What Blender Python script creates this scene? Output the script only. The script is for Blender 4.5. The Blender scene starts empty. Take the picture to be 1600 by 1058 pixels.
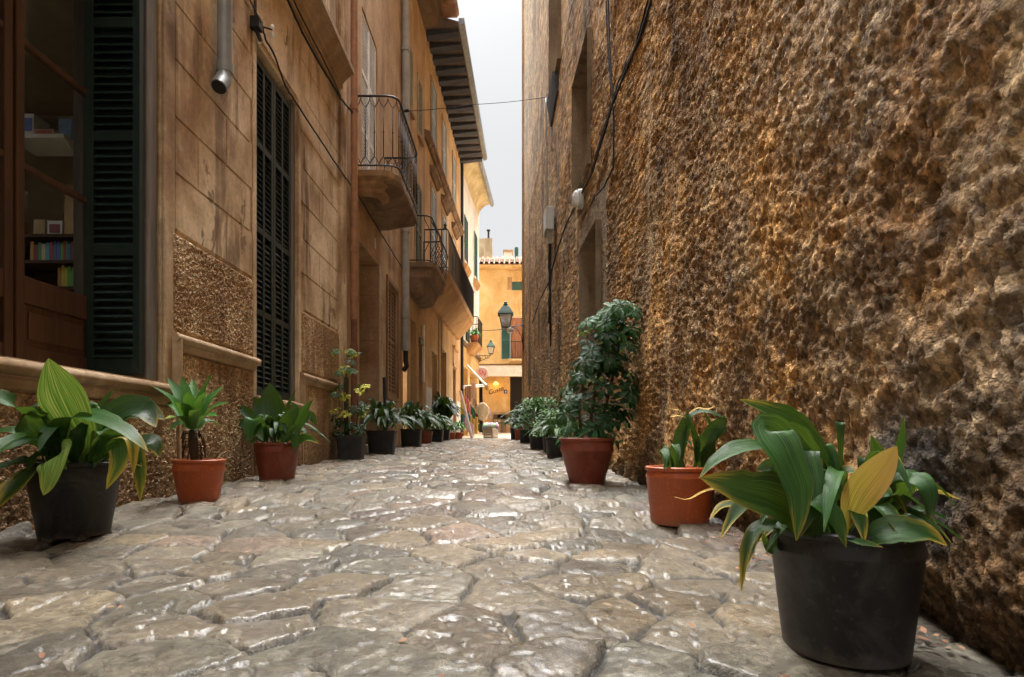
import bpy, bmesh, math, random
import numpy as np
from mathutils import Vector, Matrix

# ------------------------------------------------------------------ camera, sky, sun, exposure
S = bpy.context.scene
COL = S.collection
F_PX, CX, HY, EYE = 900.0, 800.0, 686.0, 0.5
cam = bpy.data.cameras.new('camera'); camo = bpy.data.objects.new('camera', cam); COL.objects.link(camo)
camo.location = (0, 0, EYE); camo.rotation_euler = (math.radians(90), 0, 0)
cam.sensor_width = 36; cam.lens = 36 * F_PX / 1600; cam.shift_y = (HY - 529) / 1600
cam.clip_start = 0.05; cam.clip_end = 800
cam.dof.use_dof = False
S.camera = camo
W = bpy.data.worlds.new('World'); S.world = W; W.use_nodes = True
wn = W.node_tree; wn.nodes.clear()
sky = wn.nodes.new('ShaderNodeTexSky'); sky.sky_type = 'NISHITA'; sky.sun_disc = False
SUN_EL, SUN_AZ = 66.0, -5.0            # azimuth from +Y towards +X
sky.sun_elevation = math.radians(SUN_EL); sky.sun_rotation = math.radians(SUN_AZ)
sky.air_density = 1.0; sky.dust_density = 3.0; sky.ozone_density = 1.0
hsv = wn.nodes.new('ShaderNodeHueSaturation'); hsv.inputs['Saturation'].default_value = 0.10
tcw = wn.nodes.new('ShaderNodeTexCoord'); sp = wn.nodes.new('ShaderNodeSeparateXYZ')
mr = wn.nodes.new('ShaderNodeMapRange'); mr.interpolation_type = 'SMOOTHSTEP'
mr.inputs[1].default_value = 0.60; mr.inputs[2].default_value = 0.88
mr.inputs[3].default_value = 0.36; mr.inputs[4].default_value = 5.2
cn = wn.nodes.new('ShaderNodeTexNoise'); cn.inputs['Scale'].default_value = 2.2; cn.inputs['Detail'].default_value = 4
cm = wn.nodes.new('ShaderNodeMapRange'); cm.inputs[1].default_value = .3; cm.inputs[2].default_value = .7
cm.inputs[3].default_value = .94; cm.inputs[4].default_value = 1.06
mu = wn.nodes.new('ShaderNodeMath'); mu.operation = 'MULTIPLY'
vm = wn.nodes.new('ShaderNodeVectorMath'); vm.operation = 'SCALE'
bg = wn.nodes.new('ShaderNodeBackground'); bg.inputs['Strength'].default_value = 0.15
wo = wn.nodes.new('ShaderNodeOutputWorld')
L = wn.links.new
L(sky.outputs[0], hsv.inputs['Color']); L(tcw.outputs['Generated'], sp.inputs[0]); L(sp.outputs['Z'], mr.inputs[0])
L(tcw.outputs['Generated'], cn.inputs['Vector']); L(cn.outputs['Fac'], cm.inputs[0])
L(mr.outputs[0], mu.inputs[0]); L(cm.outputs[0], mu.inputs[1])
L(hsv.outputs[0], vm.inputs[0]); L(mu.outputs[0], vm.inputs['Scale']); L(vm.outputs[0], bg.inputs['Color']); L(bg.outputs[0], wo.inputs[0])
sl = bpy.data.lights.new('sun', 'SUN'); sl.energy = 1.5; sl.angle = math.radians(28); sl.color = (1, .95, .86)
so = bpy.data.objects.new('sun', sl); COL.objects.link(so)
_d = Vector((math.sin(math.radians(SUN_AZ)) * math.cos(math.radians(SUN_EL)),
             math.cos(math.radians(SUN_AZ)) * math.cos(math.radians(SUN_EL)), math.sin(math.radians(SUN_EL))))
so.rotation_euler = _d.to_track_quat('Z', 'Y').to_euler(); so.location = (0, 0, 20)
S.view_settings.view_transform = 'Standard'; S.view_settings.look = 'None'; S.view_settings.gamma = 1
S.view_settings.exposure = 1.3
S.render.engine = 'CYCLES'
cy = S.cycles
cy.max_bounces = 14; cy.diffuse_bounces = 10; cy.glossy_bounces = 4; cy.transmission_bounces = 6; cy.transparent_max_bounces = 8
cy.use_denoising = True; cy.sample_clamp_indirect = 8

# ------------------------------------------------------------------ helpers
def lin(r, g, b):
    f = lambda c: (c / 255 / 12.92) if c / 255 <= .04045 else ((c / 255 + .055) / 1.055) ** 2.4
    return (f(r), f(g), f(b))

def pt(px, py, Y):                       # photo pixel + distance -> world point
    return Vector(((px - CX) * Y / F_PX, Y, EYE + (HY - py) * Y / F_PX))

def gz(y):                               # height of the street at distance y
    y = np.asarray(y, float)
    return np.where(y < 10, .033 * y, np.where(y < 18, .33 + (y - 10) * .02125, .5 + (y - 18) * .034))
def gzf(y): return float(gz(y))

_perm = {}
def _grad(seed):
    if seed not in _perm:
        r = np.random.RandomState(seed); a = r.rand(4096) * 2 * np.pi
        _perm[seed] = (np.cos(a), np.sin(a))
    return _perm[seed]
def _h(ix, iy, seed=0):
    n = (ix.astype(np.int64) * 374761393 + iy.astype(np.int64) * 668265263 + seed * 974634777) & 0x7fffffff
    n = ((n ^ (n >> 13)) * 1274126177) & 0x7fffffff
    return n ^ (n >> 16)
def perlin(x, y, seed=0):
    gx, gy = _grad(seed)
    x0 = np.floor(x); y0 = np.floor(y); fx = x - x0; fy = y - y0
    ux = fx * fx * fx * (fx * (fx * 6 - 15) + 10); uy = fy * fy * fy * (fy * (fy * 6 - 15) + 10)
    def d(i, j):
        k = _h(x0 + i, y0 + j, seed) % 4096
        return gx[k] * (fx - i) + gy[k] * (fy - j)
    a = d(0, 0) * (1 - ux) + d(1, 0) * ux; b = d(0, 1) * (1 - ux) + d(1, 1) * ux
    return (a * (1 - uy) + b * uy) * 1.5
def fbm(x, y, oct=4, seed=0, gain=.5, ridged=False):
    t = 0; a = 1; s = 0
    for o in range(oct):
        n = perlin(x * 2 ** o, y * 2 ** o, seed + o)
        if ridged: n = 1 - 2 * np.abs(n)
        t = t + a * n; s += a; a *= gain
    return t / s
def rnd(i, j, k): return (_h(i, j, k) % 65536) / 65536.0
def worley(x, y, seed=0):
    x0 = np.floor(x); y0 = np.floor(y); f1 = np.full(x.shape, 9.); f2 = f1.copy(); idn = np.zeros(x.shape)
    for i in (-1, 0, 1):
        for j in (-1, 0, 1):
            cx = x0 + i; cy_ = y0 + j
            d = np.hypot(cx + rnd(cx, cy_, seed) - x, cy_ + rnd(cx, cy_, seed + 1) - y)
            n = d < f1
            f2 = np.where(n, f1, np.minimum(f2, d)); f1 = np.where(n, d, f1)
            idn = np.where(n, rnd(cx, cy_, seed + 2), idn)
    return f1, f2, idn
def sstep(a, b, x):
    t = np.clip((x - a) / (b - a), 0, 1); return t * t * (3 - 2 * t)

WLOC = {}
def _fin(o, parent, mat, props):
    COL.objects.link(o)
    if parent is not None:
        o.parent = parent
    if mat is not None and hasattr(o.data, 'materials'): o.data.materials.append(mat)
    for k, v in props.items(): o[k] = v
    return o
def thing(name, label, cat, loc=(0, 0, 0), group=None):
    o = bpy.data.objects.new(name, None); o.location = loc; o.empty_display_size = .1
    COL.objects.link(o); WLOC[o.name] = Vector(loc); o['label'] = label; o['category'] = cat
    if group: o['group'] = group
    return o
def tag(o, label, cat, group=None):
    o['label'] = label; o['category'] = cat
    if group: o['group'] = group
    return o

class MB:
    """collects geometry in world coordinates, builds one mesh object"""
    def __init__(s): s.v = []; s.f = []; s.uv = {}; s.c = []; s.cur = (1, 1, 1)
    def vert(s, p): s.v.append(tuple(p)); s.c.append(s.cur); return len(s.v) - 1
    def poly(s, pts, uvs=None):
        i = [s.vert(p) for p in pts]; s.f.append(i)
        if uvs: s.uv[len(s.f) - 1] = uvs
    def hexa(s, c):                       # 8 corners: bottom 0-3, top 4-7
        b = len(s.v)
        for p in c: s.vert(p)
        for q in ((0, 3, 2, 1), (4, 5, 6, 7), (0, 1, 5, 4), (1, 2, 6, 5), (2, 3, 7, 6), (3, 0, 4, 7)): s.f.append([b + k for k in q])
    def box(s, x0, x1, y0, y1, z0, z1):
        s.hexa([(x0, y0, z0), (x1, y0, z0), (x1, y1, z0), (x0, y1, z0), (x0, y0, z1), (x1, y0, z1), (x1, y1, z1), (x0, y1, z1)])
    def obox(s, c, ax, ay, az, hx, hy, hz):
        c = Vector(c); P = []
        for z in (-1, 1):
            for x, y in ((-1, -1), (1, -1), (1, 1), (-1, 1)): P.append(c + ax * (x * hx) + ay * (y * hy) + az * (z * hz))
        s.hexa(P)
    def tube(s, pts, r, seg=8, cap=True):
        pts = [Vector(p) for p in pts]; n = len(pts)
        rr = r if isinstance(r, (list, tuple)) else [r] * n
        t0 = (pts[1] - pts[0]).normalized()
        u = t0.orthogonal().normalized(); rings = []
        for i, p in enumerate(pts):
            t = (pts[min(i + 1, n - 1)] - pts[max(i - 1, 0)])
            t = t.normalized() if t.length > 1e-9 else t0
            u = (u - t * u.dot(t)).normalized(); w = t.cross(u)
            b = len(s.v)
            for k in range(seg):
                a = 2 * math.pi * k / seg; s.vert(p + (u * math.cos(a) + w * math.sin(a)) * rr[i])
            rings.append(b)
        for a, b in zip(rings, rings[1:]):
            for k in range(seg): s.f.append([a + k, a + (k + 1) % seg, b + (k + 1) % seg, b + k])
        if cap:
            s.f.append([rings[0] + k for k in range(seg)][::-1]); s.f.append([rings[-1] + k for k in range(seg)])
    def lathe(s, c, prof, seg=40, sq=0.0, rot=0.0, close=True):
        """prof list of (r, z); sq>0 makes it a rounded square"""
        b = len(s.v); c = Vector(c)
        for r, z in prof:
            for k in range(seg):
                a = 2 * math.pi * k / seg; ca, sa = math.cos(a), math.sin(a)
                m = 1.0 if sq == 0 else (1 - sq) + sq * min(1.32, 1 / max(abs(ca), abs(sa)))
                x, y = r * m * ca, r * m * sa
                s.vert((c.x + x * math.cos(rot) - y * math.sin(rot), c.y + x * math.sin(rot) + y * math.cos(rot), c.z + z))
        for i in range(len(prof) - 1):
            for k in range(seg):
                s.f.append([b + i * seg + k, b + i * seg + (k + 1) % seg, b + (i + 1) * seg + (k + 1) % seg, b + (i + 1) * seg + k])
        if close:
            s.f.append([b + k for k in range(seg)][::-1]); m = b + (len(prof) - 1) * seg; s.f.append([m + k for k in range(seg)])
    def ball(s, c, r, seg=10, rings=6, sz=1.0):
        s.lathe(c, [(max(1e-4, r * math.sin(math.pi * i / rings)), -r * sz * math.cos(math.pi * i / rings)) for i in range(rings + 1)], seg)
    def ext(s, P, d):                     # extrude closed outline P along vector d
        P = [Vector(p) for p in P]; d = Vector(d); n = len(P); b = len(s.v)
        for p in P: s.vert(p)
        for p in P: s.vert(p + d)
        s.f.append([b + i for i in range(n)][::-1]); s.f.append([b + n + i for i in range(n)])
        for i in range(n): s.f.append([b + i, b + (i + 1) % n, b + n + (i + 1) % n, b + n + i])
    def grid(s, P, nu, nv, uv=True):      # P list of rows
        b = len(s.v)
        for p in P: s.vert(p)
        for i in range(nu - 1):
            for j in range(nv - 1):
                s.f.append([b + i * nv + j, b + i * nv + j + 1, b + (i + 1) * nv + j + 1, b + (i + 1) * nv + j])
                if uv: s.uv[len(s.f) - 1] = [(j / (nv - 1), i / (nu - 1)), ((j + 1) / (nv - 1), i / (nu - 1)), ((j + 1) / (nv - 1), (i + 1) / (nu - 1)), (j / (nv - 1), (i + 1) / (nu - 1))]
    def build(s, name, mat, parent=None, smooth=False, bevel=0, recalc=True, **props):
        off = WLOC.get(parent.name, Vector()) if parent is not None else Vector()
        if parent is None and not props.pop('keep', False):
            a = np.array(s.v); off = Vector((float((a[:, 0].min() + a[:, 0].max()) / 2), float((a[:, 1].min() + a[:, 1].max()) / 2), float(a[:, 2].min())))
        me = bpy.data.meshes.new(name)
        me.from_pydata([(p[0] - off.x, p[1] - off.y, p[2] - off.z) for p in s.v], [], s.f)
        if s.uv:
            lay = me.uv_layers.new(name='UVMap'); k = 0; data = [0.0] * (2 * len(me.loops))
            for fi, f in enumerate(s.f):
                uvs = s.uv.get(fi)
                for q in range(len(f)):
                    if uvs: data[2 * (k + q)], data[2 * (k + q) + 1] = uvs[q]
                k += len(f)
            lay.data.foreach_set('uv', data)
        if any(c != (1, 1, 1) for c in s.c):
            at = me.color_attributes.new('tint', 'FLOAT_COLOR', 'POINT')
            at.data.foreach_set('color', [q for c in s.c for q in (c[0], c[1], c[2], 1.0)])
        if recalc:
            bm = bmesh.new(); bm.from_mesh(me); bmesh.ops.recalc_face_normals(bm, faces=bm.faces); bm.to_mesh(me); bm.free()
        if smooth:
            me.polygons.foreach_set('use_smooth', [True] * len(me.polygons))
        me.update()
        o = bpy.data.objects.new(name, me)
        if parent is None: o.location = off
        _fin(o, parent, mat, props)
        WLOC[o.name] = off.copy()
        if smooth == 'auto':
            bpy_mod_smooth(o)
        if bevel:
            m = o.modifiers.new('bevel', 'BEVEL'); m.width = bevel; m.segments = 2; m.limit_method = 'ANGLE'
        return o
def bpy_mod_smooth(o):
    me = o.data
    me.polygons.foreach_set('use_smooth', [True] * len(me.polygons))
    bm = bmesh.new(); bm.from_mesh(me)
    for e in bm.edges:
        if len(e.link_faces) == 2 and e.calc_face_angle(0) > math.radians(38): e.smooth = False
    bm.to_mesh(me); bm.free()

def np_grid(name, P, mat, parent=None, colors=None, attrs=None, **props):
    """P: (nu,nv,3) world coords -> one smooth mesh"""
    nu, nv = P.shape[:2]
    off = np.array(WLOC.get(parent.name, Vector())) if parent is not None else np.zeros(3)
    V = (P.reshape(-1, 3) - off).astype(np.float32)
    idx = np.arange(nu * nv).reshape(nu, nv)
    Q = np.stack([idx[:-1, :-1], idx[1:, :-1], idx[1:, 1:], idx[:-1, 1:]], -1).reshape(-1, 4)
    if props.pop('flip', False): Q = Q[:, ::-1]
    mask = props.pop('mask', None)
    if mask is not None: Q = Q[mask.reshape(-1)]
    Q = np.ascontiguousarray(Q)
    me = bpy.data.meshes.new(name)
    me.vertices.add(len(V)); me.vertices.foreach_set('co', V.ravel())
    me.loops.add(Q.size); me.loops.foreach_set('vertex_index', Q.ravel().astype(np.int32))
    me.polygons.add(len(Q)); me.polygons.foreach_set('loop_start', np.arange(0, Q.size, 4, dtype=np.int32))
    me.polygons.foreach_set('use_smooth', np.ones(len(Q), bool))
    me.update(calc_edges=True); me.validate()
    if colors is not None:
        at = me.color_attributes.new('tint', 'FLOAT_COLOR', 'POINT')
        c = np.ones((nu * nv, 4), np.float32); c[:, :3] = colors.reshape(-1, 3); at.data.foreach_set('color', c.ravel())
    for k, a in (attrs or {}).items():
        at = me.attributes.new(k, 'FLOAT', 'POINT'); at.data.foreach_set('value', a.ravel().astype(np.float32))
    o = bpy.data.objects.new(name, me); _fin(o, parent, mat, props); WLOC[o.name] = Vector(off)
    return o

class Fr:
    """a facade frame: u = distance along +Y, w = out of the wall into the alley"""
    def __init__(s, a, b, sg): s.a, s.b, s.s = a, b, sg
    def p(s, u, w, z): return (s.a + s.b * u + s.s * w, u - s.s * s.b * w, z)
    def box(s, m, u0, u1, w0, w1, z0, z1):
        m.hexa([s.p(u0, w0, z0), s.p(u1, w0, z0), s.p(u1, w1, z0), s.p(u0, w1, z0), s.p(u0, w0, z1), s.p(u1, w0, z1), s.p(u1, w1, z1), s.p(u0, w1, z1)])
    def prism(s, m, prof, u0, u1):        # profile of (w,z) swept along u
        P = [s.p(u0, w, z) for w, z in prof]; Q = [s.p(u1, w, z) for w, z in prof]; n = len(P); b = len(m.v)
        for q in P + Q: m.vert(q)
        m.f.append([b + i for i in range(n)]); m.f.append([b + n + i for i in range(n)][::-1])
        for i in range(n): m.f.append([b + i, b + (i + 1) % n, b + n + (i + 1) % n, b + n + i])
    def block(s, m, u0, u1, z0, z1, h=.012, c=.012):
        A = [s.p(u0, 0.001, z0), s.p(u1, 0.001, z0), s.p(u1, 0.001, z1), s.p(u0, 0.001, z1)]
        B = [s.p(u0 + c, h, z0 + c), s.p(u1 - c, h, z0 + c), s.p(u1 - c, h, z1 - c), s.p(u0 + c, h, z1 - c)]
        b = len(m.v)
        for q in A + B: m.vert(q)
        m.f.append([b + 4, b + 5, b + 6, b + 7])
        for i in range(4): m.f.append([b + i, b + (i + 1) % 4, b + 4 + (i + 1) % 4, b + 4 + i])
    def wall(s, m, u0, u1, z0, z1, ops=(), depth=.3, cell=1.0):
        """sheet with openings (u0,u1,z0,z1[,depth]) and their reveals"""
        def cuts(a, b, xs):
            L_ = sorted(set([a, b] + [x for x in xs if a < x < b])); out = [L_[0]]
            for x in L_[1:]:
                n = max(1, int(math.ceil((x - out[-1]) / cell))); st = out[-1]
                out += [st + (x - st) * k / n for k in range(1, n + 1)]
            return out
        us = cuts(u0, u1, [o[0] for o in ops] + [o[1] for o in ops]); zs = cuts(z0, z1, [o[2] for o in ops] + [o[3] for o in ops])
        for a, b in zip(us, us[1:]):
            for c, d in zip(zs, zs[1:]):
                mu_, mz = (a + b) / 2, (c + d) / 2
                if any(o[0] < mu_ < o[1] and o[2] < mz < o[3] for o in ops): continue
                m.poly([s.p(a, 0, c), s.p(b, 0, c), s.p(b, 0, d), s.p(a, 0, d)])
        for o in ops:
            a, b, c, d = o[:4]; D = o[4] if len(o) > 4 else depth
            m.poly([s.p(a, 0, c), s.p(a, -D, c), s.p(a, -D, d), s.p(a, 0, d)]); m.poly([s.p(b, 0, c), s.p(b, 0, d), s.p(b, -D, d), s.p(b, -D, c)])
            m.poly([s.p(a, 0, d), s.p(a, -D, d), s.p(b, -D, d), s.p(b, 0, d)]); m.poly([s.p(a, 0, c), s.p(b, 0, c), s.p(b, -D, c), s.p(a, -D, c)])

# ------------------------------------------------------------------ material builder
class NT:
    def __init__(s, name):
        s.m = bpy.data.materials.new(name); s.m.use_nodes = True; s.t = s.m.node_tree; s.t.nodes.clear()
        s.o = s.t.nodes.new('ShaderNodeOutputMaterial'); s.b = s.t.nodes.new('ShaderNodeBsdfPrincipled'); s.t.links.new(s.b.outputs[0], s.o.inputs[0])
        s.tc = s.t.nodes.new('ShaderNodeTexCoord'); s.geo = s.t.nodes.new('ShaderNodeNewGeometry')
    def n(s, k, **kw):
        x = s.t.nodes.new(k)
        for a, v in kw.items(): setattr(x, a, v)
        return x
    def set(s, sock, v):
        if isinstance(v, bpy.types.NodeSocket): s.t.links.new(v, sock)
        elif isinstance(v, (tuple, list)) and len(v) == 3 and sock.type == 'RGBA': sock.default_value = (*v, 1)
        else: sock.default_value = v
    def pos(s, sc=(1, 1, 1), off=(0, 0, 0)):
        mp = s.n('ShaderNodeMapping'); s.t.links.new(s.geo.outputs['Position'], mp.inputs[0]); mp.inputs['Scale'].default_value = sc; mp.inputs['Location'].default_value = off
        return mp.outputs[0]
    def uv(s, sc=(1, 1, 1)):
        mp = s.n('ShaderNodeMapping'); s.t.links.new(s.tc.outputs['UV'], mp.inputs[0]); mp.inputs['Scale'].default_value = sc
        return mp.outputs[0]
    def noise(s, scale, detail=4, vec=None, rough=.55, dist=0):
        x = s.n('ShaderNodeTexNoise'); x.inputs['Scale'].default_value = scale; x.inputs['Detail'].default_value = detail; x.inputs['Roughness'].default_value = rough; x.inputs['Distortion'].default_value = dist
        s.t.links.new(vec if vec is not None else s.pos(), x.inputs['Vector']); return x.outputs['Fac']
    def voro(s, scale, vec=None, feature='F1', out='Distance', rnd_=1.0):
        x = s.n('ShaderNodeTexVoronoi', feature=feature); x.inputs['Scale'].default_value = scale; x.inputs['Randomness'].default_value = rnd_
        s.t.links.new(vec if vec is not None else s.pos(), x.inputs['Vector']); return x.outputs[out]
    def ramp(s, fac, stops, mode='LINEAR'):
        x = s.n('ShaderNodeValToRGB'); x.color_ramp.interpolation = mode; s.t.links.new(fac, x.inputs[0]); e = x.color_ramp.elements
        while len(e) < len(stops): e.new(.5)
        for q, (p, c) in zip(e, stops): q.position = p; q.color = (*c, 1) if isinstance(c, tuple) else (c, c, c, 1)
        return x.outputs[0]
    def mix(s, f, a, b, mode='MIX'):
        x = s.n('ShaderNodeMix', data_type='RGBA', blend_type=mode); s.set(x.inputs[0], f); s.set(x.inputs[6], a); s.set(x.inputs[7], b); return x.outputs[2]
    def math(s, op, a, b=0.0, c=None, clamp=False):
        x = s.n('ShaderNodeMath', operation=op, use_clamp=clamp); s.set(x.inputs[0], a); s.set(x.inputs[1], b)
        if c is not None: s.set(x.inputs[2], c)
        return x.outputs[0]
    def attr(s, name, out='Color'): x = s.n('ShaderNodeAttribute', attribute_name=name); return x.outputs[out]
    def bump(s, h, strength=.5, dist=.01, nrm=None):
        x = s.n('ShaderNodeBump'); s.set(x.inputs['Height'], h); x.inputs['Strength'].default_value = strength; x.inputs['Distance'].default_value = dist
        if nrm is not None: s.t.links.new(nrm, x.inputs['Normal'])
        return x.outputs[0]
    def fin(s, col, rough=.6, nrm=None, metal=0, spec=.5, **kw):
        s.set(s.b.inputs['Base Color'], col); s.set(s.b.inputs['Roughness'], rough); s.set(s.b.inputs['Metallic'], metal); s.set(s.b.inputs['Specular IOR Level'], spec)
        if nrm is not None: s.t.links.new(nrm, s.b.inputs['Normal'])
        for k, v in kw.items(): s.set(s.b.inputs[k.replace('_', ' ')], v)
        return s.m

def m_plain(name, c, rough=.6, var=.15, scale=30, bump=.2, metal=0, spec=.5, bd=.002):
    t = NT(name); n = t.noise(scale, 5)
    col = t.mix(1.0, t.ramp(n, [(.25, tuple(x * (1 - var) for x in c)), (.75, tuple(min(1, x * (1 + var)) for x in c))]), t.ramp(t.noise(2.5, 3), [(.3, (.85,) * 3), (.7, (1.1,) * 3)]), 'MULTIPLY')
    return t.fin(col, rough, t.bump(n, bump, bd), metal, spec)

def m_stucco(name, base, light, dark, stain, streak=.6, peel=.0, bump=.35, gran=120, zoff=0, rough=.85):
    """lime render: mottled colour, vertical run marks, peeled chips"""
    t = NT(name)
    mott = t.noise(1.6, 6, t.pos((1, 1, .8), (zoff, 0, zoff)), .62, .4)
    col = t.ramp(mott, [(.34, dark), (.48, base), (.62, light)])
    run = t.noise(3.2, 5, t.pos((1, 1.0, .13), (0, zoff, 0)), .6, .5)
    rm = t.ramp(run, [(.49, 0.0), (.56, .75), (.66, 1.0)])
    brk = t.ramp(t.noise(1.1, 3, t.pos((1, 1, 1), (5, zoff, 2))), [(.38, 0.0), (.6, 1.0)])
    col = t.mix(t.math('MULTIPLY', t.math('MULTIPLY', rm, brk), streak), col, stain)
    fine = t.noise(28, 5, None, .6)
    col = t.mix(.55, col, t.mix(1.0, col, t.ramp(fine, [(.3, (.72,) * 3), (.7, (1.28,) * 3)]), 'MULTIPLY'))
    g = t.noise(gran, 4, None, .6)
    h = t.math('ADD', t.math('MULTIPLY', g, .35), t.math('MULTIPLY', t.noise(14, 4), .65))
    if peel:
        pm = t.ramp(t.noise(3.3, 6, t.pos((1, 1, .6), (9, 3, zoff)), .62, .3), [(.62, 0.0), (.635, 1.0)])
        col = t.mix(t.math('MULTIPLY', pm, peel), col, tuple(c * .62 for c in dark))
        h = t.math('SUBTRACT', h, t.math('MULTIPLY', pm, .5))
    return t.fin(col, rough, t.bump(h, bump, .008), spec=.25)

def m_leaf(name, dark, mid, light, yellow, rough=.27, spec=.42):
    """uses UV (x across, y along) and the tint attribute: r = brightness, g = yellowing"""
    t = NT(name); ti = t.n('ShaderNodeSeparateColor'); t.t.links.new(t.attr('tint'), ti.inputs[0])
    uv = t.n('ShaderNodeSeparateXYZ'); t.t.links.new(t.tc.outputs['UV'], uv.inputs[0])
    st = t.noise(1.0, 3, t.uv((34, 1.3, 1)), .6)
    base = t.ramp(st, [(.36, dark), (.5, mid), (.64, light)])
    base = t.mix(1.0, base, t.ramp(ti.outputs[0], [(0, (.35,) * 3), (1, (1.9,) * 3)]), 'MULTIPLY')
    edge = t.math('ABSOLUTE', t.math('SUBTRACT', uv.outputs[0], .5))
    ye = t.math('ADD', t.math('MULTIPLY', t.math('MULTIPLY', edge, t.noise(7, 3)), 2.1), t.math('MULTIPLY', t.math('POWER', uv.outputs[1], 3), .8))
    ye = t.math('ADD', ye, t.math('MULTIPLY', t.math('SUBTRACT', st, .5), 1.4))
    ym = t.math('SUBTRACT', t.math('ADD', ye, t.math('ADD', t.math('MULTIPLY', ti.outputs[1], 2.0), .12)), 1.45, clamp=False)
    ym = t.math('MULTIPLY', ym, 2.2, clamp=True)
    col = t.mix(ym, base, yellow)
    br = t.math('MULTIPLY', t.math('SUBTRACT', t.math('ADD', ye, t.math('MULTIPLY', ti.outputs[1], 1.2)), 1.9), 4, clamp=True)
    col = t.mix(br, col, (.22, .11, .04))
    rib = t.math('MULTIPLY', t.noise(1.0, 2, t.uv((60, .5, 1)), .5), 1.6)
    nrm = t.bump(t.math('ADD', rib, t.math('MULTIPLY', st, 1.5)), .45, .003)
    m = t.fin(col, t.math('ADD', rough, t.math('MULTIPLY', t.noise(9, 3), .22)), nrm, spec=spec)
    tr = t.n('ShaderNodeBsdfTranslucent'); t.set(tr.inputs[0], t.mix(.5, col, (.25, .4, .03))); mx = t.n('ShaderNodeMixShader'); mx.inputs[0].default_value = .18
    t.t.links.new(t.b.outputs[0], mx.inputs[1]); t.t.links.new(tr.outputs[0], mx.inputs[2]); t.t.links.new(mx.outputs[0], t.o.inputs[0])
    return m

def m_wood(name, c, rough=.5, ax=2):
    t = NT(name); sc = [14, 14, 14]; sc[ax] = 1.1
    n = t.noise(1.6, 6, t.pos(tuple(sc)), .6, .6)
    col = t.ramp(n, [(.25, tuple(x * .5 for x in c)), (.5, c), (.8, tuple(min(1, x * 1.5) for x in c))])
    return t.fin(col, rough, t.bump(n, .35, .003))

M = {}
M['stuccoA'] = m_stucco('ochre_render', (.57, .40, .235), (.78, .60, .40), (.37, .225, .12), (.14, .07, .03), .95, .8, .3, 110)
M['stuccoB'] = m_stucco('brown_render', (.48, .30, .16), (.56, .37, .21), (.36, .21, .105), (.15, .08, .035), .6, .3, .3, 90, 4)
M['stuccoC'] = m_stucco('orange_render', (.60, .38, .18), (.68, .46, .24), (.50, .30, .13), (.34, .2, .1), .5, .2, .2, 70, 8)
M['stuccoC2'] = m_stucco('tan_render', (.50, .31, .15), (.58, .38, .20), (.42, .24, .11), (.28, .16, .08), .5, .2, .2, 70, 12)
M['stuccoD'] = m_stucco('white_render', (.74, .70, .62), (.80, .77, .70), (.66, .61, .52), (.5, .43, .33), .4, .0, .2, 60, 3)
M['stuccoE'] = m_stucco('yellow_render', (.62, .42, .18), (.70, .52, .26), (.58, .36, .13), (.48, .25, .08), .45, .15, .2, 60, 6)
M['trim'] = m_stucco('stone_trim', (.42, .29, .17), (.52, .38, .24), (.34, .21, .11), (.2, .12, .06), .5, .0, .3, 140, 2)
M['trimdark'] = m_stucco('dark_trim', (.17, .11, .065), (.22, .15, .09), (.12, .08, .045), (.08, .05, .03), .5, 0, .3, 90, 5)
M['slab'] = m_stucco('balcony_stone', (.24, .15, .09), (.32, .22, .14), (.16, .10, .06), (.06, .04, .025), .6, 0, .3, 60, 7)
M['slablight'] = m_stucco('balcony_stone_ochre', (.50, .29, .13), (.58, .36, .17), (.38, .21, .10), (.25, .14, .07), .5, 0, .2, 60, 7)
M['iron'] = m_plain('wrought_iron', (.018, .017, .018), .5, .3, 60, .3, .0)
M['green'] = m_plain('dark_green_paint', (.008, .019, .014), .45, .3, 20, .15)
M['olive'] = m_plain('olive_paint', (.16, .17, .09), .6, .2, 20, .15)
M['bluew'] = m_plain('pale_blue_paint', (.50, .56, .58), .6, .12, 20, .15)
M['white'] = m_plain('white_paint', (.82, .80, .76), .6, .1, 20, .15)
M['teal'] = m_plain('green_shutter_paint', (.03, .10, .075), .55, .2, 15, .15)
M['greywood'] = m_wood('weathered_wood', (.17, .145, .12), .75)
M['wood'] = m_wood('brown_window_wood', (.085, .040, .020), .5)
M['woodh'] = m_wood('brown_rail_wood', (.085, .040, .020), .5, 1)
M['browndoor'] = m_wood('orange_brown_wood', (.30, .12, .05), .6)
M['louvbrown'] = m_plain('brown_shutter_paint', (.26, .15, .08), .6, .2, 20, .2)
M['pipe'] = m_plain('zinc_pipe', (.27, .29, .29), .42, .18, 9, .08, .35)
M['pipeo'] = m_plain('terracotta_pipe', (.36, .175, .085), .6, .3, 12, .2)
M['pipeg'] = m_plain('grey_painted_pipe', (.34, .32, .28), .55, .2, 8, .1)
M['terra'] = None
M['dark'] = m_plain('dark_interior', (.015, .013, .012), .8)  # near-black colour stands in for the shade of unlit interiors
M['greydoor'] = m_plain('grey_door_paint', (.16, .17, .165), .6, .15, 12, .1)
M['plastic_grey'] = m_plain('grey_box_plastic', (.50, .52, .50), .5, .1, 12, .05)
M['cable'] = m_plain('black_cable', (.012, .012, .013), .7, .2, 20, .1)
M['brass_y'] = m_plain('yellow_metal', (.45, .27, .05), .5)
M['bark'] = m_plain('plant_stem', (.09, .055, .03), .8, .4, 60, .6)
M['canvas'] = m_plain('cream_canvas', (.72, .69, .60), .8, .05, 10, .1)
M['cavetto'] = m_stucco('cream_cornice', (.62, .52, .30), (.70, .62, .40), (.45, .35, .18), (.3, .22, .1), .3, 0, .15, 60, 7)
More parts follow.
